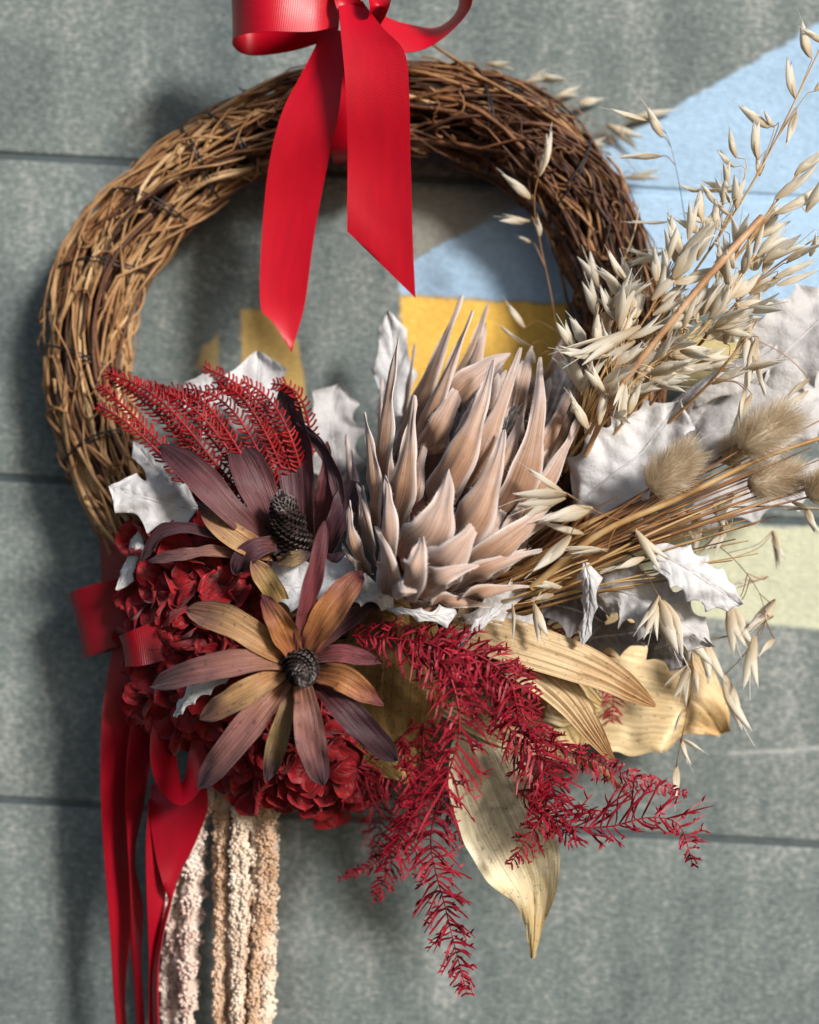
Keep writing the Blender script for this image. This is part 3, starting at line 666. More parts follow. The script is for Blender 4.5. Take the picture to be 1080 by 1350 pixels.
petal(cb1, [(385, 872, b_), (345, 845, .124), (300, 818, .124), (246, 803, .108)], 48, 'tan', (.1, -1, .25), .28)
petal(cb1, [(392, 868, b_), (372, 828, .128), (358, 805, .128), (346, 784, .118)], 42, 'orange', (.1, -1, .1), .4, W_PET2)
cone(cb1, P(393, 872, .105), P(402, 893, .140), 18 * S, 15)

cb2 = thing('conebush_flower', 'cupped plum and dark purple conebush flower beside the protea, its cone tipped grey', 'flower', tuple(P(378, 725, .06)), 'dried conebush flowers')
petal(cb2, [(405, 725, .060), (398, 650, .066), (388, 570, .060), (374, 506, .052)], 64, 'black', (-.5, -1, .1), .4)
petal(cb2, [(415, 720, .058), (432, 650, .058), (432, 582, .052)], 40, 'wine', (-.6, -1, 0), .35, W_PET2)
petal(cb2, [(425, 725, .066), (448, 668, .074), (436, 610, .074), (412, 575, .070), (392, 557, .064)], 24, 'black', (-.7, -.8, .2), .3)
petal(cb2, [(428, 735, .066), (446, 690, .076), (468, 634, .074)], 38, 'black', (-.3, -1, .2), .3, prof(0, .6, .4, .9, .85, 1, .95, .8, 1, .5))
petal(cb2, [(370, 722, .066), (350, 670, .074), (328, 620, .076), (310, 585, .068)], 60, 'plum', (.25, -1, .2), .4)
petal(cb2, [(362, 728, .072), (310, 680, .088), (258, 625, .090), (212, 588, .078)], 50, 'plum', (.3, -1, .35), .25)
petal(cb2, [(360, 732, .076), (320, 715, .090), (285, 688, .090), (260, 661, .082)], 42, 'tan', (.15, -1, .3), .35, W_PET2)
petal(cb2, [(330, 728, .080), (300, 714, .088), (250, 697, .088), (212, 704, .086), (187, 740, .078)], 20, 'black', (.1, -1, .5), .4)
petal(cb2, [(322, 735, .082), (285, 727, .090), (240, 732, .090), (195, 740, .084)], 22, 'mauve', (0, -1, .5), .3)
petal(cb2, [(372, 716, .078), (340, 722, .092), (320, 738, .092), (312, 756, .084)], 34, 'black', (.2, -1, .2), .4)
petal(cb2, [(365, 740, .084), (388, 738, .092), (412, 728, .088)], 26, 'olive', (0, -1, .4), .5, W_PET2)
petal(cb2, [(400, 735, .072), (430, 740, .082), (455, 728, .080)], 26, 'black', (0, -1, .3), .4, W_PET2)
petal(cb2, [(390, 728, .06), (360, 745, .08), (345, 760, .082)], 26, 'dark', (0, -1, .4), .3, W_PET2)
cone(cb2, P(388, 722, .072), P(371, 655, .096), 20 * S, 19)

# ------------------------------------------------------------------ red hydrangea heads
def hyd_petal(i):
    random.seed(100 + i); L = .0165 * random.uniform(.9, 1.1); ph = random.uniform(0, 6); k = random.uniform(-.9, .9)
    pts = [(0, 0, 0), (L * .35, 0, L * .12), (L * .75, 0, L * (.16 + .15 * k)), (L, 0, L * (.10 + .4 * k))]
    pr = prof(0, .12, .15, .35, .4, .85, .65, 1, .85, .85, .95, .5, 1, .1)
    mb = MB(); mb.add(*blade(pts, lambda u: pr(u) * L * .56, (0, 0, 1), cup=random.uniform(-.35, .5), thick=.00022, nu=17, nv=15,
        disp=lambda u, v: L * (.06 * np.sin(u * 5 + v * 3 + ph) + .035 * np.sin(v * 7 + ph * 2 + u * 4) * u + .012 * np.sin(v * 19 + u * 3))))
    return mb.mesh('petal')
HPM = [hyd_petal(i) for i in range(8)]
random.seed(21)
def floret(parent, p, nrm, sc):
    f = bpy.data.objects.new('floret', None); C.objects.link(f); f.parent = parent; f.empty_display_size = .004
    q = Vector(nrm).to_track_quat('Z', 'Y') @ Matrix.Rotation(random.uniform(0, 6.28), 3, 'Z').to_quaternion()
    f.rotation_mode = 'QUATERNION'; f.rotation_quaternion = q; f.location = Vector(p) - Vector(root_loc(parent)); f.scale = (sc,) * 3
    for k in range(4):
        o = link('petal', random.choice(HPM), HYD, f)
        o.rotation_euler = (random.gauss(0, .28), random.uniform(-.75, .15), k * 1.5708 + random.gauss(0, .18)); o.scale = (random.uniform(.8, 1.15),) * 3
def hydrangea(label, blobs, core):
    h = thing('hydrangea_head', label, 'hydrangea', tuple(P(*blobs[0][:2], 0)), 'preserved red hydrangea heads')
    for (cx, cy, rx, ry, d0, dep, n) in blobs:
        for i in range(n):
            while True:
                a, r = random.uniform(0, 6.28), math.sqrt((i + .5) / n)
                x, y = r * math.cos(i * 2.39996), r * math.sin(i * 2.39996); break
            z = math.sqrt(max(0, 1 - r * r))
            p = P(cx + rx * x + random.gauss(0, 4), cy + ry * y + random.gauss(0, 4), d0 + dep * z + random.gauss(0, .003))
            nv = np.array([x * .9 + random.gauss(0, .4), -(z + .35), -y * .9 + random.gauss(0, .4)])
            floret(h, p, nv / np.linalg.norm(nv), random.uniform(.85, 1.2))
    mb = MB()
    for (a, b, r) in core: mb.add(*tube(spline(PP(a, b), 12), r * np.sin(np.linspace(.25, 2.9, 12)) ** .5, 14))
    obj('flower_core', mb, mat('hydrangea_core', [(.04, .002, .004), (.09, .003, .006)], 50, rough=.8), h)
    return h
hydrangea('crumpled dark red hydrangea head at the left, under the plum conebush petals',
          [(262, 790, 92, 120, .018, .052, 46), (235, 900, 52, 72, .016, .042, 18), (300, 905, 60, 68, .036, .040, 18)], [((262, 700, .025), (262, 900, .03), .034)])
hydrangea('rounded dark red hydrangea head at the bottom, above the cream amaranth tassel',
          [(395, 985, 92, 66, .026, .050, 46), (455, 1000, 56, 38, .026, .035, 14)], [((330, 985, .030), (470, 990, .030), .030)])

# ------------------------------------------------------------------ white holly leaves
def holly(label, pts, w_, m=None, n=4, nrm=(0, -1, 0), cup=.15, tw=0.0, spike=.40, wav=1.0, body=None, side=(1, 1), seed=None, vein=1.0):
    sd = seed or random.randint(0, 9999); r_ = random.Random(sd)
    m = m or HOLLY; dd = np.mean([p[2] for p in pts]); k = pxm(dd)
    body = body or prof(0, .10, .06, .45, .2, .85, .45, 1.0, .7, .88, .88, .55, .96, .26, 1, .03)
    ph = [r_.uniform(-.12, .12), r_.uniform(-.12, .12)]
    def edge(sdx):
        def f(u):
            x = np.clip(u, 0, .999) * n + .5 + ph[sdx]; s = np.abs(2 * (x - np.floor(x)) - 1) ** 2.0
            return body(u) * w_ * .5 * k * side[sdx] * (1 - spike + spike * s * 1.15)
        return f
    p1, p2, p3 = (r_.uniform(0, 6) for _ in range(3)); A = w_ * k * .05 * wav
    def disp(u, v):
        x = u * n + .5; s = np.abs(2 * (x - np.floor(x)) - 1) ** 3
        o = A * np.sin(u * 6 + p1 + v * 1.5) + A * 1.3 * s * np.abs(v) ** 3 * np.sin(u * 23 + p2 + np.sign(v) * 2) + A * .3 * np.sin(u * 17 + v * 6 + p3) + A * .16 * np.sin(u * 41 + v * 13 + p1) * np.sin(v * 17 - u * 9)
        o = o - vein * .0011 * np.exp(-(v / .07) ** 2)
        q = (u * 1.0 - .22 * np.abs(v)) * 7; q = np.abs(q - np.round(q)) / 7
        return o - vein * .0008 * np.exp(-(q / .012) ** 2) * (1 - .5 * np.abs(v))
    mb = MB(); V, F, uv = blade(PP(*pts), edge(0), nrm, cup=cup, thick=.0008, nu=72, nv=21, twist=tw, disp=disp, hw2=edge(1)); mb.add(V, F, uv)
    org = PP(pts[0])[0]
    root = solo('holly_leaf', mb, m, label, 'leaf', 'white holly leaves', org)
    c = V.reshape(72, 42, 3)[:, 10] + np.array([0, -.0001, 0]); t = np.linspace(.0011, .0003, 72)
    mv = MB(); mv.add(*tube(c[::3] , t[::3] * min(1, w_ / 60), 5)); link('midrib', mv.mesh('midrib', org), VEIN, root)
    return root
FL = prof(0, .12, .06, .5, .2, .9, .45, 1.0, .75, .95, .9, .75, .97, .4, 1, .05)
holly('white holly leaf lying over the lower left of the wreath ring, beside the red hydrangea', [(262, 668, .066), (225, 664, .070), (185, 655, .072), (144, 640, .070)], 86, n=3, nrm=(-.3, -1, .35), cup=-.1)
holly('small curled white leaf hanging over the shade-darkened red loops, below the big left leaf', [(184, 700, .056), (174, 730, .056), (163, 762, .058), (154, 778, .058)], 34, n=2, nrm=(-.5, -1, .1), cup=-.4)
holly('creamy leaf half hidden behind the plum petal, above the big left leaf', [(255, 672, .05), (225, 640, .052), (195, 605, .050), (176, 580, .046)], 46, n=3, nrm=(-.2, -1, .3))
holly('tall white holly leaf behind the red comb fern, spiny tip under the red tail', [(330, 640, .030), (338, 570, .036), (340, 515, .036), (338, 462, .030)], 92, n=3, nrm=(-.2, -1, .2), cup=.1, body=FL)
holly('white holly leaf behind the red comb fern, pointing left under the smallest yellow wall mark', [(350, 590, .026), (310, 555, .032), (275, 525, .032), (243, 505, .026)], 90, n=3, nrm=(-.2, -1, .3))
holly('creamy holly leaf seen through the teeth of the red comb fern', [(350, 650, .040), (325, 610, .042), (290, 580, .040), (262, 560, .036)], 80, HOLLYG, n=3)
holly('blurred grey leaf between the dark conebush petals and the protea', [(445, 640, .006), (440, 590, .010), (438, 550, .010), (448, 505, .004)], 100, HOLLYG, n=3, nrm=(.2, -1, .2))
holly('pale leaf standing upright behind the left protea tips, against the orange wall mark', [(520, 580, .012), (520, 520, .016), (518, 460, .016), (512, 408, .010)], 62, n=3, nrm=(-.1, -1, .2), cup=-.15, spike=.3)
holly('creamy spiny leaf between the two conebush flowers', [(345, 778, .080), (385, 772, .090), (430, 766, .092), (480, 752, .086)], 92, n=4, nrm=(0, -1, .5), cup=.35)
holly('small folded leaf wedged under the lowest left protea bracts', [(450, 792, .098), (478, 782, .106), (500, 786, .108), (520, 802, .104)], 44, HOLLYG, n=3, nrm=(-.2, -1, .5), cup=.5)
holly('rolled narrow cream leaf with a forked spiny end below the protea', [(512, 802, .112), (540, 806, .120), (570, 812, .122), (602, 806, .120)], 34, n=3, nrm=(.1, -1, .4), cup=-.5, spike=.5, body=prof(0, .3, .3, .5, .6, .6, .8, 1, .95, .8, 1, .3))
holly('narrow white leaf seen edge on, beside the brown end of the gold palm strip', [(606, 856, .104), (620, 838, .108), (640, 818, .108), (664, 798, .102)], 20, n=3, nrm=(.5, -1, .3), cup=-.6)
holly('grey leaf tucked under the right protea bracts', [(600, 842, .080), (635, 815, .086), (668, 790, .086), (696, 754, .080)], 46, HOLLYG, n=3, nrm=(.2, -1, .3))
holly('pinkish grey leaf lying on the gold palm strip', [(640, 818, .082), (672, 828, .088), (700, 846, .088), (728, 872, .080)], 76, HOLLYG, n=3, nrm=(.1, -1, .3))
holly('slim white leaf hanging straight down with spines at its upper end', [(771, 742, .100), (777, 770, .104), (776, 808, .102), (768, 850, .098)], 36, n=3, nrm=(-.2, -1, 0), cup=-.55, body=prof(0, .5, .1, .9, .25, 1, .5, .62, .8, .55, .95, .4, 1, .15))
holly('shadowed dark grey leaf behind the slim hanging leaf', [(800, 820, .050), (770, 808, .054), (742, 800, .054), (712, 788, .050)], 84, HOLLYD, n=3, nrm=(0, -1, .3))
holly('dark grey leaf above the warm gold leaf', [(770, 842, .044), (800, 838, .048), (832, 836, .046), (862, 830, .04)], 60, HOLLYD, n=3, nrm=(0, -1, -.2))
holly('large cracked grey leaf below the straw stems', [(772, 780, .076), (825, 778, .090), (880, 806, .090), (936, 852, .078)], 108, HOLLYG, n=5, nrm=(-.15, -1, .3), cup=-.25, wav=1.6)
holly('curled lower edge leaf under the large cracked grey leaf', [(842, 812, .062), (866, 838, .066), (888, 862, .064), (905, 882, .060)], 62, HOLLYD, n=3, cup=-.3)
holly('lilac white leaf pointing right at the edge of the cream wall mark', [(858, 722, .096), (895, 742, .102), (935, 770, .100), (978, 798, .092)], 74, n=5, nrm=(.1, -1, .3), cup=-.2, spike=.25)
holly('broad white holly leaf beside the right protea tips, under the straw', [(762, 668, .062), (800, 632, .074), (848, 590, .076), (896, 530, .066)], 150, n=4, nrm=(-.1, -1, .35), cup=.12, spike=.34, side=(1.05, .9), wav=1.3)
holly('rolled leaf lying across the oat stems', [(885, 532, .048), (930, 508, .056), (980, 482, .056), (1030, 448, .05)], 52, HOLLYG, n=3, nrm=(-.2, -1, .6), cup=-.6, spike=.2)
holly('large pale leaf at the right edge, highest of the leaves', [(985, 520, .040), (1030, 470, .050), (1075, 425, .050), (1130, 380, .04)], 130, HOLLYG, n=5, nrm=(-.2, -1, .2), spike=.22)
holly('wide pale leaf behind the bunny tail heads', [(872, 618, .046), (940, 570, .056), (1020, 545, .056), (1120, 505, .046)], 130, HOLLYG, n=5, nrm=(-.1, -1, .4), cup=-.1, spike=.28)
holly('pale leaf at the right edge below the highest leaf', [(995, 565, .030), (1035, 520, .044), (1080, 490, .046), (1130, 455, .04)], 96, n=4, nrm=(.2, -1, .2), spike=.28)
holly('bluish shadowed leaf between the broad leaf and the bunny tails', [(860, 592, .040), (895, 570, .046), (930, 548, .046), (960, 520, .042)], 70, HOLLYG, n=3, nrm=(.5, -1, -.2))
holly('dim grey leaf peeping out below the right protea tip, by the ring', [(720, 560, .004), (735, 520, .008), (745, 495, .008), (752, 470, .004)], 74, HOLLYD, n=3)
holly('curled grey white leaf with torn teeth lying on the red hydrangea under the star flower', [(228, 945, .098), (248, 920, .106), (275, 902, .108), (306, 890, .104)], 40, n=4, nrm=(-.3, -1, .5), cup=-.4, side=(1, .6))
holly('soft pale leaf behind the bunny tail stems', [(905, 690, .020), (960, 660, .026), (1030, 640, .026), (1110, 620, .02)], 90, n=4, nrm=(0, -1, .3))

# ------------------------------------------------------------------ gold leaves and palm strips
def leafy(name, label, cat, group, pts, w_, m, body, nrm=(0, -1, 0), cup=.15, ribs=0, rib_h=.0008, wav=.04, wf=7, tw=0.0, nv=25, nu=60, edge=0.0, fan=0.0):
    dd = np.mean([p[2] for p in pts]); k = pxm(dd); p1 = random.uniform(0, 6)
    hw = lambda u: body(u) * w_ * .5 * k * (1 + edge * np.sin(u * 40 + p1) * np.sin(u * 13))
    def disp(u, v):
        o = wav * w_ * k * (np.sin(u * wf + p1 + v * 2) + .5 * np.sin(u * wf * 2.3 + v * 4) * np.abs(v))
        if ribs: o = o + rib_h * np.abs(((v + 1) * ribs / 2) % 1 - .5) * 2 * np.minimum(1, body(u) * 2)
        else:
            o = o - .0012 * np.exp(-(v / .05) ** 2); q = (u - .30 * np.abs(v)) * 9; q = np.abs(q - np.round(q)) / 9
            o = o - .0005 * np.exp(-(q / .015) ** 2)
        return o
    mb = MB(); mb.add(*blade(PP(*pts), hw, nrm, cup=cup, thick=.0009, nu=nu, nv=nv, twist=tw, disp=disp))
    org = PP(pts[0])[0]; return solo(name, mb, m, label, cat, group, org)
GL = 'gold painted leaves'
LEAF = prof(0, .12, .08, .5, .25, .88, .45, 1, .62, .82, .78, .38, .86, .20, .95, .10, 1, .05)
leafy('gold_leaf', 'pale gold leaf hanging down to a long thin point at the bottom', 'leaf', GL, [(618, 940, .060), (642, 1020, .070), (678, 1110, .070), (703, 1180, .066), (703, 1262, .060)], 124, GOLD, LEAF, (-.15, -1, .1), .18)
leafy('gold_leaf', 'wide warm gold leaf at the right with a wavy upper edge, its tip bent down', 'leaf', GL, [(680, 868, .014), (760, 890, .022), (840, 905, .026), (912, 925, .024), (955, 968, .018)], 185, GOLDB,
      prof(0, .4, .15, .8, .35, .98, .6, .98, .75, .72, .86, .42, .94, .2, 1, .05), (0, -1, .35), .1, wav=.035, wf=11, edge=.05)
leafy('gold_leaf', 'glittery bronze leaf under the conebush petals and red fern', 'leaf', GL, [(505, 800, .060), (512, 870, .070), (510, 950, .072), (540, 1030, .064)], 165, GOLDD, prof(0, .4, .2, .8, .5, 1, .75, .8, .92, .4, 1, .06), (-.1, -1, .1), -.18, wav=.03)
leafy('gold_leaf', 'curled bronze leaf edge below the protea, above the red fern', 'leaf', GL, [(478, 800, .084), (508, 792, .096), (545, 806, .098), (566, 828, .094), (572, 850, .086)], 46, GOLDD, prof(0, .5, .3, 1, .7, .9, 1, .3), (0, -1, .6), -.5, wav=.05)
leafy('gold_leaf', 'bronze leaf peeping out between the red fern and the palm strips', 'leaf', GL, [(590, 840, .062), (640, 850, .072), (690, 885, .072), (712, 950, .064)], 80, GOLDD, prof(0, .4, .3, 1, .7, .9, 1, .2), (0, -1, .4), -.3)
GP = 'gold palm strips'
leafy('palm_strip', 'broad ribbed brownish gold palm strip, topmost, pointing right', 'leaf', GP, [(596, 822, .080), (650, 838, .092), (730, 862, .094), (800, 890, .092), (864, 930, .084)], 62, PALM, prof(0, .9, .3, 1, .6, .9, .85, .6, .96, .3, 1, .08), (0, -1, .5), -.12, 7, .0016, .02)
leafy('palm_strip', 'curved ribbed gold palm strip bending down to a point', 'leaf', GP, [(630, 852, .076), (690, 872, .088), (745, 915, .088), (785, 970, .084), (814, 1012, .078)], 58, PALM, prof(0, .8, .3, 1, .55, .8, .8, .45, 1, .06), (.2, -1, .3), -.10, 7, .0016, .02)
leafy('palm_strip', 'thin dark-tipped palm strip running under the red fern to the right', 'leaf', GP, [(590, 930, .060), (640, 958, .068), (710, 985, .070), (785, 1010, .068), (834, 1054, .06)], 34, PALM, prof(0, .9, .3, 1, .55, .6, .8, .3, 1, .1), (0, -1, .4), -.15, 5, .0013, .03)
leafy('palm_strip', 'pale fanned palm strip behind the curved one', 'leaf', GP, [(668, 858, .050), (705, 900, .058), (738, 950, .056), (760, 985, .05)], 100, GOLD, prof(0, .4, .4, .8, .8, 1, .95, .8, 1, .3), (.1, -1, .2), 0, 9, .0018, .02)
leafy('palm_strip', 'cream ribbed palm strip at the root of the pale gold leaf', 'leaf', GP, [(600, 940, .052), (660, 905, .058), (720, 910, .056), (790, 935, .05)], 90, GOLD, prof(0, .5, .4, .9, .8, .9, 1, .3), (.1, -1, .2), 0, 9, .0018, .02)

# ------------------------------------------------------------------ red ferns
def fern(label, path, L0_, side=(1, 1), pitch_=5.4, droop=.3, ang=1.28, fork=True, taper=None, r=.00075, spread=.35):
    L0 = L0_ * .92; c = spline(PP(*path), 160); Ls = np.linalg.norm(np.diff(c, axis=0), axis=1).sum(); n = int(Ls / (pitch_ * S))
    t = thing('fern_frond', label, 'fern', tuple(c[0]), 'red dyed fern fronds')
    st = MB(); st.add(*tube(c, np.linspace(r, r * .35, 160), 6)); obj('stem', st, FERN, t)
    T, Sd, N = frames(c, (0.05, -1, 0.1)); mb = MB()
    taper = taper or prof(0, .55, .15, .9, .5, 1, .8, .72, .95, .35, 1, .18)
    for i in range(n):
        f = (i + .5) / n; k = f * 159; j = min(158, int(k)); p = c[j] + (c[j + 1] - c[j]) * (k - j)
        for s, on in ((-1, side[0]), (1, side[1])):
            L = L0 * S * float(taper(np.array(f))) * on * random.uniform(.6, 1.2)
            if L < .0012: continue
            a = ang + random.gauss(0, .28); el = random.gauss(.12, spread)
            dr = T[j] * math.cos(a) + Sd[j] * s * math.sin(a) * math.cos(el) + N[j] * math.sin(el) * .9
            q = np.linspace(0, 1, 6)[:, None]; bend = T[j] * random.uniform(.1, .5) + np.array([0, 0, -droop]) + N[j] * random.gauss(0, .25)
            pts = p + dr * L * q + bend * L * .8 * q ** 2 + np.cross(dr, bend) * L * .16 * np.sin(q * 5 + i) + N[j] * L * .12 * np.sin(q * 4 + i * 1.7)
            w_ = np.array([.0005, .0008, .0009, .0008, .0006, .0003]) * random.uniform(.6, 1.1)
            mb.add(*tube(pts, w_, 3, False))
            if fork:
                for m_ in range(random.choice((2, 3, 3))):
                    z = random.uniform(.3, .92); ii = int(z * 5); b0 = pts[ii] + (pts[ii + 1] - pts[ii]) * (z * 5 - ii)
                    fd = unit(dr + T[j] * random.choice((-.8, .9)) + rng.normal(0, .35, 3)); l2 = L * random.uniform(.16, .32)
                    mb.add(*tube(np.array([b0, b0 + fd * l2 * .6, b0 + fd * l2 + T[j] * l2 * .1]), [.0007, .0006, .0002], 3, False))
    o = obj('leaflets', mb, FERN, t); o['kind'] = 'stuff'
    return t
fern('long red fern frond hanging lowest, ending in a point below the others', [(545, 850, .100), (590, 885, .120), (606, 960, .126), (585, 1040, .124), (568, 1110, .116), (588, 1200, .104), (616, 1312, .094)], 44)
fern('thick red fern frond over the pale gold leaf, curling back to the left', [(530, 845, .100), (610, 855, .112), (670, 895, .112), (688, 965, .108), (724, 1015, .104), (715, 1075, .100), (672, 1140, .094)], 40)
fern('red fern frond stretching right with tall upright leaflets, its tip drooping', [(680, 1040, .090), (740, 1085, .096), (800, 1090, .098), (855, 1078, .098), (895, 1088, .096), (914, 1142, .090)], 52, side=(1, .55), pitch_=7, ang=.95, droop=-.1)
fern('slim red fern frond running right along the thin palm strip', [(630, 880, .080), (715, 965, .088), (760, 995, .088), (830, 1022, .084), (906, 1046, .078)], 22, pitch_=4.5)
fern('red fern frond pointing down left between the two lowest fronds', [(560, 930, .070), (552, 1040, .064), (528, 1110, .058), (494, 1188, .050)], 32)
fern('thin red fern frond ending furthest left below the hydrangea', [(530, 970, .070), (540, 1070, .060), (505, 1130, .052), (447, 1158, .046)], 18, pitch_=4.5)
fern('blurred red fern frond behind the hydrangea', [(450, 985, .030), (482, 1030, .018), (500, 1075, .008), (498, 1130, -.002)], 36, pitch_=6)
fern('dense red fern tuft beside the star flower petals, above the bronze leaf', [(465, 838, .096), (520, 842, .108), (575, 852, .114), (615, 890, .114), (630, 955, .110)], 36)
fern('red fern tuft spreading over the bronze leaf towards the palm strips', [(540, 850, .098), (600, 862, .106), (660, 890, .106), (712, 918, .100)], 40)
fern('ladder-like red fern frond lying behind the palm strips on the warm gold leaf', [(700, 812, .036), (760, 850, .038), (805, 900, .036), (806, 965, .032)], 28, side=(1, 1), pitch_=6, fork=False, spread=.1)
fern('short red fern frond crossing behind the pale gold leaf', [(560, 985, .056), (590, 1060, .054), (620, 1095, .052), (652, 1112, .048)], 22)
fern('dark red fern fringe along the underside of the bottom hydrangea', [(420, 960, .070), (455, 1010, .066), (490, 1020, .064), (530, 1030, .060)], 48)
fern('drooping red fern frond joining the thick frond to the right-hand one', [(650, 930, .092), (690, 985, .100), (728, 1035, .098), (735, 1085, .094), (760, 1110, .088)], 36)

# comb-like tree fern fan, upper left
cf = thing('comb_fern', 'flat red comb-toothed fern fan spreading behind the plum conebush flower', 'fern', tuple(P(370, 680, .05)))
def comb(path, tl=11, pitch_=6.4):
    c = spline(PP(*path), 120); n = int(np.linalg.norm(np.diff(c, axis=0), axis=1).sum() / (pitch_ * S)); T, Sd, N = frames(c, (0, -1, .1)); mb = MB()
    mb.add(*tube(c, np.linspace(.0011, .0006, 120), 6))
    for i in range(n):
        f = (i + .5) / n; j = int(f * 118)
        for s in (-1, 1):
            L = tl * S * random.uniform(.8, 1.15) * (1 - .35 * f); q = np.linspace(0, 1, 4)[:, None]
            pts = c[j] + Sd[j] * s * L * q + T[j] * L * (.05 * q + .9 * q ** 2 * random.uniform(.3, 1.1)) + N[j] * L * random.gauss(0, .15) * q
            mb.add(*tube(pts, [.0010, .0007, .0007, .0007], 5))
    obj('comb_rib', mb, FERNU, cf)
for i, p in enumerate([
    [(398, 672), (384, 605), (355, 545), (315, 508), (268, 483)], [(388, 672), (366, 605), (338, 550), (308, 515), (272, 514)], [(376, 672), (346, 605), (315, 552), (282, 522), (243, 512)],
    [(362, 672), (326, 612), (290, 562), (253, 524), (208, 514)], [(345, 668), (303, 610), (260, 557), (222, 522), (176, 503)], [(325, 662), (282, 608), (236, 552), (194, 515), (138, 489)],
    [(305, 655), (256, 602), (214, 552), (178, 520), (148, 497)], [(270, 645), (226, 600), (180, 552), (148, 522), (131, 508)], [(255, 645), (215, 602), (170, 560), (128, 532)],
    [(412, 600), (406, 555), (396, 525), (380, 510), (358, 506)], [(404, 672), (394, 610), (374, 555), (348, 520), (318, 502)], [(352, 672), (314, 612), (276, 560), (240, 528), (196, 508)],
    [(400, 690), (388, 640), (372, 590), (345, 545), (312, 512)], [(330, 690), (286, 630), (246, 580), (208, 535), (166, 505)], [(368, 690), (330, 620), (300, 570), (268, 530), (224, 512)], [(392, 690), (372, 630), (350, 575), (322, 530), (285, 500)]]):
    dd = .052 + .004 * (i % 3)
    comb([(x, y, dd + .012 * math.sin(k * .8)) for k, (x, y) in enumerate(p)])

# ------------------------------------------------------------------ hanging amaranth tassel
am = thing('amaranth_tassel', 'cream and tan hanging amaranth tassel of knobbly strands below the hydrangea', 'amaranth', tuple(P(310, 1000, .02)))
t_ = (1 + 5 ** .5) / 2
ICO = unit(np.array([(-1, t_, 0), (1, t_, 0), (-1, -t_, 0), (1, -t_, 0), (0, -1, t_), (0, 1, t_), (0, -1, -t_), (0, 1, -t_), (t_, 0, -1), (t_, 0, 1), (-t_, 0, -1), (-t_, 0, 1)]))
ICOF = np.array([(0, 11, 5), (0, 5, 1), (0, 1, 7), (0, 7, 10), (0, 10, 11), (1, 5, 9), (5, 11, 4), (11, 10, 2), (10, 7, 6), (7, 1, 8), (3, 9, 4), (3, 4, 2), (3, 2, 6), (3, 6, 8), (3, 8, 9), (4, 9, 5), (2, 4, 11), (6, 2, 10), (8, 6, 7), (9, 8, 1)])
def strand(pts, r, m, blob=2.2):
    c = spline(PP(*pts), 80); L = np.linalg.norm(np.diff(c, axis=0), axis=1).sum(); n = int(L / (blob * S) * max(2.5, r / blob * 3.2))
    f = rng.random(n) * 79; j = np.minimum(f.astype(int), 78); p = c[j] + (c[j + 1] - c[j]) * (f - j)[:, None]
    lump = 1 + .42 * np.sin(f * .9 + rng.random() * 6) + .12 * np.sin(f * 2.3)
    a = rng.random(n) * 6.283; rr = r * S * lump * np.sqrt(rng.random(n)) * np.minimum(1, (79 - f) / 5 + .3)
    p = p + np.stack([np.cos(a) * rr, np.sin(a) * rr, np.zeros(n)], 1)
    sz = blob * S * rng.uniform(.7, 1.35, n)
    V = (p[:, None] + ICO[None] * sz[:, None, None] * (1 + rng.normal(0, .12, (n, 12, 1)))).reshape(-1, 3)
    F = (ICOF[None] + (np.arange(n) * 12)[:, None, None]).reshape(-1, 3)
    mb = MB(); mb.v = [V]; mb.uv = [np.zeros((len(V), 2))]; mb.f = F.tolist(); mb.n = len(V)
    mb.add(*tube(c, r * S * .45, 5)); obj('strand', mb, m, am)
AS = []
for i in range(9): AS.append((random.uniform(280, 300), random.uniform(250, 268), random.uniform(214, 258), random.choice((random.uniform(214, 236), random.uniform(244, 258))), random.choice((1480, 1480, 1330, 1280)), random.uniform(6, 10), .016, AMA))
for i in range(8): AS.append((random.uniform(300, 315), random.uniform(288, 306), random.uniform(284, 310), random.uniform(282, 308), random.choice((1480, 1480, 1230)), random.uniform(4, 6), .022, AMAT))
for i in range(26): AS.append((random.uniform(318, 350), 312 + i * 1.9 + random.gauss(0, 2), 308 + i * 1.9 + random.gauss(0, 4), 308 + i * 1.7 + random.gauss(0, 3), random.choice((1480, 1480, 1480, 1260, 1180)), random.uniform(5, 7.5), .028, AMAC if i % 4 else AMAT))
for (x0, x1, x2, x3, ye, r, d, m) in AS:
    d = d + random.uniform(-.013, .013)
    x2 += random.gauss(0, 2)
    strand([(x0, 1000, d), (x1, 1000 + (ye - 1000) * .2, d), ((x1 + x2) / 2 + random.gauss(0, 3), 1000 + (ye - 1000) * .4, d), (x2, 1000 + (ye - 1000) * .65, d - .003), (x3, ye, d - .005)], r, m)

# ------------------------------------------------------------------ oats
def spike_mesh(i):
    rs = random.Random(50 + i); mb = MB(); pr = prof(0, .22, .12, .62, .35, 1, .6, .82, .82, .42, .94, .16, 1, .03)
    op = rs.choice((rs.uniform(.0, .05), rs.uniform(.04, .12), rs.uniform(.1, .2))); ww = rs.uniform(.105, .14)
    for s in (-1, 1):
        pts = [(0, 0, 0), (s * op * .35, -.01 * s, .35), (s * op * .8, .02 * s, .7), (s * op * 1.3, .05 * s, rs.uniform(.92, 1.08))]
        mb.add(*blade(pts, lambda u: pr(u) * ww, (s * .35, -1, 0), cup=-.55, thick=.02, nu=16, nv=7, disp=lambda u, v: .005 * np.cos(v * 9)))
    mb.add(*tube(spline([(0, .02, .1), (.02, .03, .8), (rs.uniform(-.1, .1), 0, 1.25)], 8), np.linspace(.02, .006, 8), 4))
    return mb.mesh('spikelet')
SPK = [spike_mesh(i) for i in range(8)]
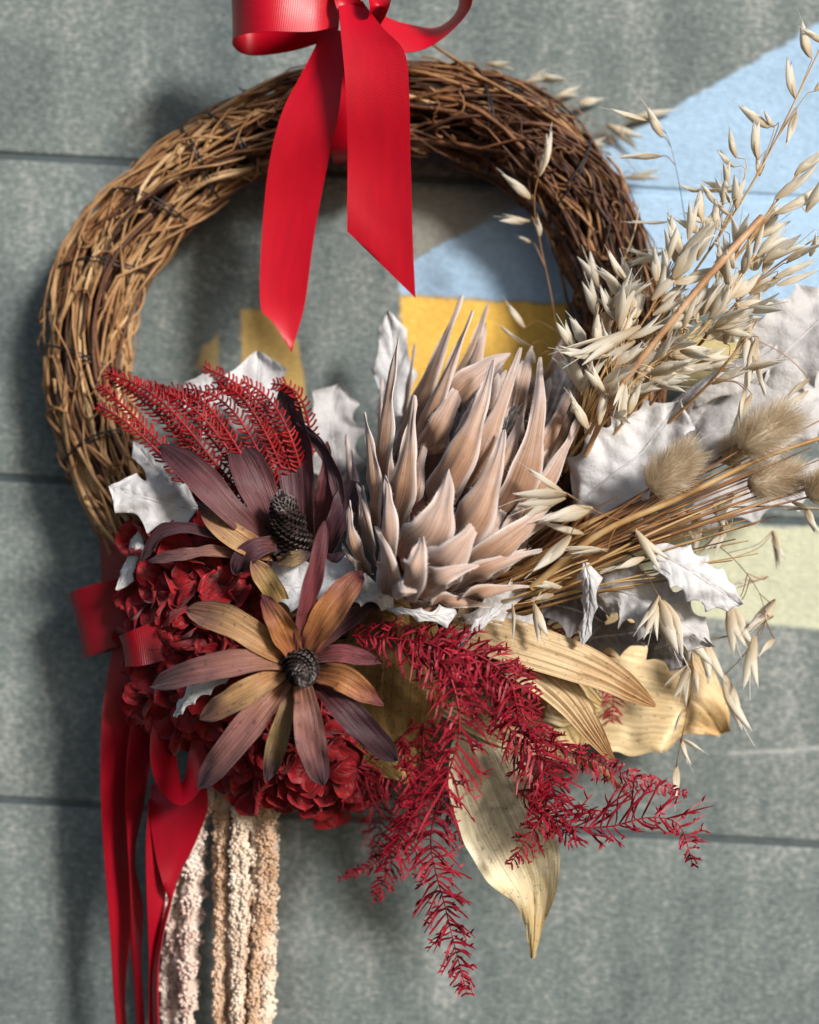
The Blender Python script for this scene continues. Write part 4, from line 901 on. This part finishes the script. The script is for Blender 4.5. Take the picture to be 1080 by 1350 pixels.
def spikelet(parent, b, t, fat=1.0, i=None):
    b, t = Vector(b), Vector(t); v = t - b; L = v.length
    q = v.to_track_quat('Z', 'Y'); o = link('spikelet', SPK[random.randrange(8) if i is None else i], OAT, parent)
    o.rotation_mode = 'QUATERNION'
    # roll the husk so that its broad face looks outwards, within a random turn
    fr = q @ Vector((0, -1, 0)); want = Vector((0, -1, 0)); ax = v.normalized()
    w1 = (want - ax * want.dot(ax)); a = 0
    if w1.length > 1e-4:
        w1.normalize(); a = math.atan2(fr.cross(w1).dot(ax), fr.dot(w1))
    o.rotation_quaternion = Matrix.Rotation(a + random.gauss(0, .6), 4, ax).to_quaternion() @ q
    o.location = b - Vector(root_loc(parent)); o.scale = (L * fat, L * fat, L)
def oat(label, stem, man=(), nrand=0, rng_=(.4, 1.0), spread=.7, Lr=(38, 54), reach=26, sm=None, r=.0011, droop=0.0):
    c = spline(PP(*stem), 60); t = thing('oat_stalk', label, 'oats', tuple(c[0]), 'dried oat stalks')
    mb = MB(); mb.add(*tube(c, np.linspace(r, r * .4, 60), 5))
    def ped(p, hint=None):
        dd = np.linalg.norm(c - p, axis=1); j = int(np.argmin(dd)); j = max(0, j - int(random.uniform(3, 8)))
        m1 = c[j] * .45 + p * .55 + (c[min(59, j + 5)] - c[j]) * .5
        mb.add(*tube(spline([c[j], m1, p], 9), .00028, 4, False))
    for (bx, by, tx, ty, *rest) in man:
        d = rest[0] if rest else float(-np.interp(by, np.sort([q[1] for q in stem]), [-q[2] for q in sorted(stem, key=lambda z: z[1])]))
        fat = rest[1] if len(rest) > 1 else 1.0
        b = P(bx, by, d); e = P(tx, ty, d + random.uniform(-.006, .006)); spikelet(t, b, e, fat)
        if np.min(np.linalg.norm(c - b, axis=1)) < .05: ped(b)
    T = unit(np.gradient(c, axis=0))
    for i in range(nrand):
        f = rng_[0] + (rng_[1] - rng_[0]) * (i + random.random()) / nrand; j = min(59, int(f * 59))
        a = random.choice((-1, 1)) * random.uniform(.15, 1) * spread; side = np.cross(T[j], [0, -1, 0])
        dr = unit(T[j] * math.cos(a) + side * math.sin(a) + np.array([0, random.gauss(0, .35), -droop]))
        b = c[j] + dr * reach * S * random.uniform(.4, 1.2); L = random.uniform(*Lr) * S
        e = b + unit(dr + np.array([0, 0, -droop * random.uniform(.3, 1.2)]) + rng.normal(0, .22, 3)) * L
        spikelet(t, b, e, random.uniform(.85, 1.3)); ped(b)
    obj('stem', mb, sm or STRAW, t); return t
oat('tallest oat stalk, rising to the upper right corner against the blue wall mark', [(770, 600, .05), (862, 440, .07), (957, 298, .082), (1005, 219, .086), (1045, 140, .086), (1088, 50, .084)],
    [(1069, 75, 1058, 26, .085), (1086, 56, 1060, 38, .08), (1050, 130, 1041, 80, .086), (1074, 120, 1096, 96, .086), (1014, 168, 975, 138, .08), (1020, 168, 1008, 146, .08), (1000, 210, 998, 160, .088),
     (972, 208, 962, 168, .082), (969, 220, 946, 196, .084), (959, 248, 958, 212, .084), (926, 251, 896, 244, .082), (966, 253, 926, 246, .078), (942, 268, 926, 242, .086), (953, 270, 950, 232, .086), (972, 276, 976, 232, .086, 1.15),
     (1050, 148, 1037, 190, .086, .8), (1002, 232, 998, 205, .08), (962, 283, 946, 266, .09), (962, 268, 956, 252, .09)])
oat('oat stalk curving towards the right edge just below the tallest one', [(790, 600, .05), (900, 440, .075), (985, 320, .085), (1040, 245, .088), (1095, 185, .085)],
    [(1048, 232, 1090, 200, .088, 1.0), (1022, 262, 1078, 218, .09, .8), (1028, 278, 1082, 250, .09, .8), (1063, 280, 1090, 240, .088, 1.1), (1020, 282, 1060, 268, .09, .7), (930, 308, 890, 288, .086), (948, 292, 905, 283, .086),
     (946, 302, 945, 262, .088, 1.1), (985, 330, 1010, 290, .084), (970, 318, 946, 352, .09), (1000, 300, 1030, 270, .08)], 4, (.35, .7))
oat('oat stalk bending right above the highest pale leaf', [(800, 610, .05), (900, 480, .072), (990, 380, .084), (1045, 335, .086), (1098, 300, .084)], [(1068, 338, 1078, 308, .086, 1.1), (1022, 366, 1078, 342, .085, .6), (1025, 376, 1078, 356, .085, .6), (1000, 398, 1022, 402, .085)], 7, (.35, .8))
for k, (lab, st, n_) in enumerate([
    ('bushy oat stalk leaning over the ring beside the thick brown stem', [(765, 600, .05), (820, 510, .080), (866, 430, .090), (900, 360, .092), (925, 300, .09)], 16),
    ('oat stalk leaning left of the thick brown stem, full of overlapping husks', [(752, 590, .06), (800, 500, .092), (838, 440, .098), (868, 390, .098), (885, 345, .095)], 20),
    ('short oat stalk spreading husks over the dark right side of the ring', [(750, 590, .06), (782, 520, .095), (805, 470, .102), (825, 430, .10), (838, 380, .095)], 9),
    ('oat stalk right of the thick brown stem, husks hanging in a tassel', [(780, 610, .06), (860, 510, .088), (930, 430, .098), (968, 380, .098), (995, 335, .09)], 24),
    ('low oat stalk hiding the foot of the ring, husks crossing the straw', [(745, 610, .06), (800, 540, .090), (860, 480, .098), (910, 440, .096), (960, 405, .09)], 22),
    ('innermost oat stalk standing by the right protea tips', [(752, 600, .06), (768, 540, .088), (776, 490, .096), (782, 450, .096), (790, 400, .09)], 8)]):
    oat(lab, st, (), n_, (.28, 1.0), .8)
oat('oat sprig spreading level husks across the ring towards the protea', [(775, 580, .07), (800, 510, .098), (815, 470, .104), (822, 440, .104)],
    [(815, 442, 742, 462, .104, .55), (800, 468, 738, 460, .106, .8), (845, 430, 762, 474, .108, .7), (838, 450, 800, 475, .106, .9), (790, 478, 770, 512, .1), (800, 520, 776, 484, .104), (828, 500, 812, 540, .1), (775, 565, 752, 520, .1), (790, 560, 800, 515, .1),
     (822, 560, 832, 505, .1), (830, 545, 845, 505, .1), (858, 500, 895, 492, .1), (870, 490, 910, 500, .1)])
oat('slender grey oat sprig arching up the inner edge of the ring', [(795, 470, .06), (798, 420, .052), (812, 370, .046), (835, 310, .044), (843, 270, .04)],
    [(789, 378, 770, 335, .055), (788, 420, 774, 370, .06), (844, 400, 822, 342, .060, 1.1), (866, 338, 828, 328, .05, .9), (868, 340, 826, 350, .05, .9), (856, 390, 814, 384, .05, .6), (880, 330, 850, 345, .05, .6), (848, 440, 816, 400, .06)])
oat('thin oat sprig lying over the inner right of the ring, husks in its hollow', [(740, 470, .02), (725, 380, .020), (708, 300, .030), (706, 250, .036), (722, 190, .04)],
    [(710, 232, 724, 175, .040, .9), (700, 262, 664, 230, .034), (699, 291, 660, 286, .02), (712, 312, 709, 286, .03, 1.1), (700, 320, 684, 312, .012), (698, 455, 662, 432, .03, .8), (692, 432, 668, 398, .02, .8), (705, 480, 700, 458, .05)], sm=STRAWB, r=.0005)
oat('stray oat spikes floating left of the tall stalk, over the blue wall mark', [(905, 300, .05), (895, 240, .050), (885, 195, .050), (876, 170, .05)],
    [(874, 181, 853, 139, .05, 1.0), (857, 158, 803, 143, .05, .7), (872, 206, 815, 207, .05, .6), (880, 292, 830, 292, .05, .5)], sm=STRAWB, r=.0003)
oat('out-of-focus oat sprig behind the top of the ring', [(850, 240, -.024), (790, 170, -.024), (720, 120, -.024), (640, 92, -.024)],
    [(640, 84, 676, 87, -.024), (622, 88, 600, 88, -.024), (706, 104, 748, 106, -.025), (690, 110, 722, 96, -.025), (735, 128, 764, 120, -.024), (764, 135, 796, 130, -.024), (830, 160, 890, 145, -.026, .7), (800, 165, 845, 190, -.026), (770, 190, 800, 186, -.026), (822, 235, 872, 228, -.026, .7), (780, 180, 765, 176, -.025)], sm=STRAWB, r=.0003)
# lower bunch, drooping to the right
oat('drooping oat sprig beyond the warm gold leaf tip, lowest of the oats', [(860, 740, .06), (905, 815, .066), (912, 900, .066), (896, 985, .064), (890, 1015, .06)],
    [(895, 815, 926, 882, .068), (908, 876, 880, 902, .066, .7), (910, 876, 896, 926, .066, .9), (914, 878, 915, 912, .066), (902, 935, 889, 966, .064, .9), (900, 975, 928, 992, .062, .6), (898, 972, 910, 1010, .062, .7), (893, 1010, 891, 1058, .060, .85)], sm=STRAWB, r=.0004)
oat('oat sprig hanging against the grey wall right of the lilac leaf', [(900, 690, .05), (960, 730, .056), (1000, 780, .058), (1012, 830, .056)],
    [(962, 796, 976, 858, .058, 1.1), (964, 798, 992, 855, .056, .9), (1022, 790, 984, 828, .054), (1020, 812, 984, 836, .054), (996, 838, 990, 906, .056), (1022, 842, 1000, 864, .05), (1013, 760, 965, 774, .05, .6), (930, 842, 946, 902, .05), (926, 846, 934, 896, .05), (955, 890, 986, 966, .052, .9), (1018, 700, 1026, 748, .03, .9), (1020, 700, 1032, 738, .03)], sm=STRAWB, r=.0004)
oat('oat sprig dangling in front of the large cracked grey leaf', [(800, 700, .08), (840, 740, .098), (865, 780, .10), (880, 812, .098)],
    [(868, 784, 842, 828, .104, .8), (870, 786, 858, 842, .102, .8), (868, 790, 890, 862, .104), (872, 792, 900, 868, .1), (838, 698, 876, 744, .104, .9), (850, 735, 812, 750, .104, .8), (820, 748, 790, 756, .104)], sm=STRAWB, r=.0004)
oat('oat husks lying across the right protea bracts', [(830, 690, .10), (800, 680, .118), (775, 668, .124), (748, 650, .126)],
    [(747, 652, 674, 662, .126), (742, 648, 694, 616, .124, .6), (746, 656, 684, 676, .124, .9), (782, 671, 714, 686, .122), (770, 703, 716, 689, .120, .8), (752, 706, 704, 752, .122), (800, 728, 744, 724, .114, .8), (802, 725, 750, 734, .114, .7), (744, 776, 706, 768, .1), (730, 784, 700, 790, .1)], sm=STRAW, r=.0004)
oat('single oat husks hanging over the pinkish grey leaf', [(720, 770, .09), (706, 790, .098), (690, 795, .10), (676, 796, .10)], [(675, 796, 676, 842, .104, .6), (704, 796, 716, 842, .102, 1.2)], sm=STRAW, r=.0004)
oat('oat sprig with husks hanging below the bunny tail stems', [(760, 720, .07), (840, 690, .080), (910, 676, .080), (975, 665, .076)], [(845, 670, 840, 718, .08, 1.2), (862, 672, 868, 722, .08, 1.1), (880, 668, 872, 716, .078, 1.1), (900, 665, 906, 712, .08, 1.0), (920, 672, 916, 728, .08, 1.0), (944, 655, 956, 700, .078, 1.1), (966, 650, 940, 690, .08), (960, 694, 928, 724, .08), (965, 690, 935, 730, .08, .8), (1070, 670, 1040, 660, .07, .8), (1062, 668, 1078, 704, .07, 1.0), (1085, 672, 1035, 672, .07, .6)], sm=STRAW, r=.0005)
oat('long oat husks hanging before the rolled leaf and bunny tail', [(880, 560, .07), (940, 500, .088), (980, 450, .092), (1000, 420, .09)], [(992, 520, 968, 585, .096, .8), (984, 515, 975, 560, .094, .8), (1000, 445, 984, 520, .094, .7), (996, 475, 1010, 525, .094, .5), (990, 420, 972, 478, .092, .9), (1068, 500, 1034, 528, .08, .9), (1066, 515, 1040, 535, .08, .8), (1000, 480, 992, 440, .09)], 4, (.3, .8), sm=STRAW)

# ------------------------------------------------------------------ thick stem, straw bundle, bunny tails
mb = MB(); c = spline(PP((772, 600, .075), (812, 520, .098), (880, 430, .106), (945, 352, .106), (1005, 286, .100)), 40); mb.add(*tube(c, np.linspace(.0017, .0022, 40) * (1 + .05 * np.sin(np.arange(40) * 1.7)), 10))
solo('plant_stem', mb, mat('pale_stem', [(.40, .20, .09), (.58, .34, .18), (.66, .44, .27)], 70, rough=.5, bump=.4, bump_scale=300), 'thick smooth brown stem slanting up through the oats, cut off square', 'stem', None, PP((772, 600, .075))[0])
sb = thing('straw_bundle', 'bundle of golden straw stalks fanning out to the right from behind the protea', 'straw', tuple(P(700, 775, .08)))
for i in range(70):
    y1 = random.uniform(-1, 1); x0, y0 = 690 + random.gauss(0, 14), 770 + y1 * 26 + random.gauss(0, 8)
    ext = random.choice((random.uniform(760, 860), random.uniform(820, 1000), random.uniform(960, 1110)))
    sl = -.42 + .16 * y1 + random.gauss(0, .05); d0 = .070 + .022 * random.random(); d1 = .070 + .03 * random.random()
    xm = (x0 + ext) / 2
    pts = PP((x0 - 40, y0 + 6, d0 - .014), (x0, y0, d0), (xm, y0 + sl * (xm - x0) - 6, d0 + .012), (ext, y0 + sl * (ext - x0), d1))
    mb = MB(); mb.add(*tube(spline(pts, 16), np.linspace(random.uniform(.0007, .0014), .0004, 16), 5)); obj('straw', mb, random.choice((STRAW, STRAW, STRAWB)), sb)
for i in range(40):         # the short fan of straw at the foot of the upper oats
    a = random.uniform(-1, 1); pts = PP((752 + random.gauss(0, 10), 608 + random.gauss(0, 8), .045), (775 + a * 14, 555 + random.gauss(0, 6), .070), (800 + a * 40, 500 + random.gauss(0, 14), .080), (840 + a * 75, 430 + random.gauss(0, 30), .082))
    mb = MB(); mb.add(*tube(spline(pts, 14), np.linspace(random.uniform(.0007, .0013), .0004, 14), 5)); obj('straw', mb, random.choice((STRAW, STRAW, STRAWB)), sb)
mb = MB(); mb.add(*tube(spline(PP((700, 775, .094), (790, 704, .108), (900, 655, .108), (1000, 606, .104), (1090, 575, .100)), 30), np.linspace(.0022, .0013, 30), 8)); obj('straw', mb, STRAW, sb)
def bunny(label, tail, tip, r, stem, n=3400):
    r = r * .80
    a, b = P(*tail), P(*tip); t = thing('bunny_tail', label, 'grass head', tuple(P(*stem[0])), 'bunny tail grass heads')
    mb = MB(); c = spline(np.vstack([PP(*stem), a[None]]), 40); mb.add(*tube(c, np.linspace(.0011, .0006, 40), 5)); obj('stem', mb, STRAWB, t)
    ax = unit(b - a); L = np.linalg.norm(b - a); A = unit(np.cross(ax, [.3, .8, .2])); B = np.cross(ax, A)
    mb = MB(); u = np.linspace(0, 1, 12); mb.add(*tube(a + ax * L * u[:, None] * .95, r * S * .62 * np.sin(np.pi * (.08 + .86 * u)) ** .6, 10)); hd = obj('head', mb, BUNNY, t)
    f = rng.random(n); an = rng.random(n) * 6.283; rr = r * S * .55 * np.sin(np.pi * (.08 + .84 * f)) ** .6
    o = A[None] * np.cos(an)[:, None] + B[None] * np.sin(an)[:, None]; p = a + ax * L * f[:, None] + o * rr[:, None]
    dr = unit(o * (1.0 - .45 * f)[:, None] + ax * (.55 + .7 * f)[:, None] + rng.normal(0, .22, (n, 3))); l_ = r * S * rng.uniform(.45, 1.25, n)
    s = unit(np.cross(dr, rng.normal(0, 1, (n, 3)))) * .00008
    mdl = p + dr * l_[:, None] * .6; tipp = p + dr * l_[:, None] + rng.normal(0, .0004, (n, 3))
    V = np.stack([p - s, p + s, mdl + s * .8, mdl - s * .8, tipp], 1).reshape(-1, 3); F = []
    for k in range(n): z = k * 5; F += [(z, z + 1, z + 2, z + 3), (z + 3, z + 2, z + 4)]
    mb = MB(); mb.add(V, F); q = obj('fuzz', mb, BUNNY, hd, False); q['kind'] = 'stuff'
ST = lambda x, y, d: [(700, 772, .090), ((700 + x) / 2 + 10, (772 + y) / 2 - 12, .1), ]
bunny('bunny tail grass head on the broad white leaf, furthest left of the five', (856, 644, .106), (912, 598, .108), 31, ST(856, 644, .1))
bunny('largest bunny tail grass head, raised highest on the wide pale leaf', (978, 592, .104), (1040, 548, .104), 34, ST(978, 592, .1))
bunny('small blurred bunny tail grass head tucked beside the largest one', (952, 602, .070), (985, 580, .070), 22, ST(952, 602, .07))
bunny('lower bunny tail grass head over the dark straw stems', (988, 640, .088), (1050, 626, .086), 30, ST(988, 640, .088))
bunny('bunny tail grass head cut off by the right edge', (1066, 655, .096), (1110, 626, .096), 28, ST(1066, 655, .09))
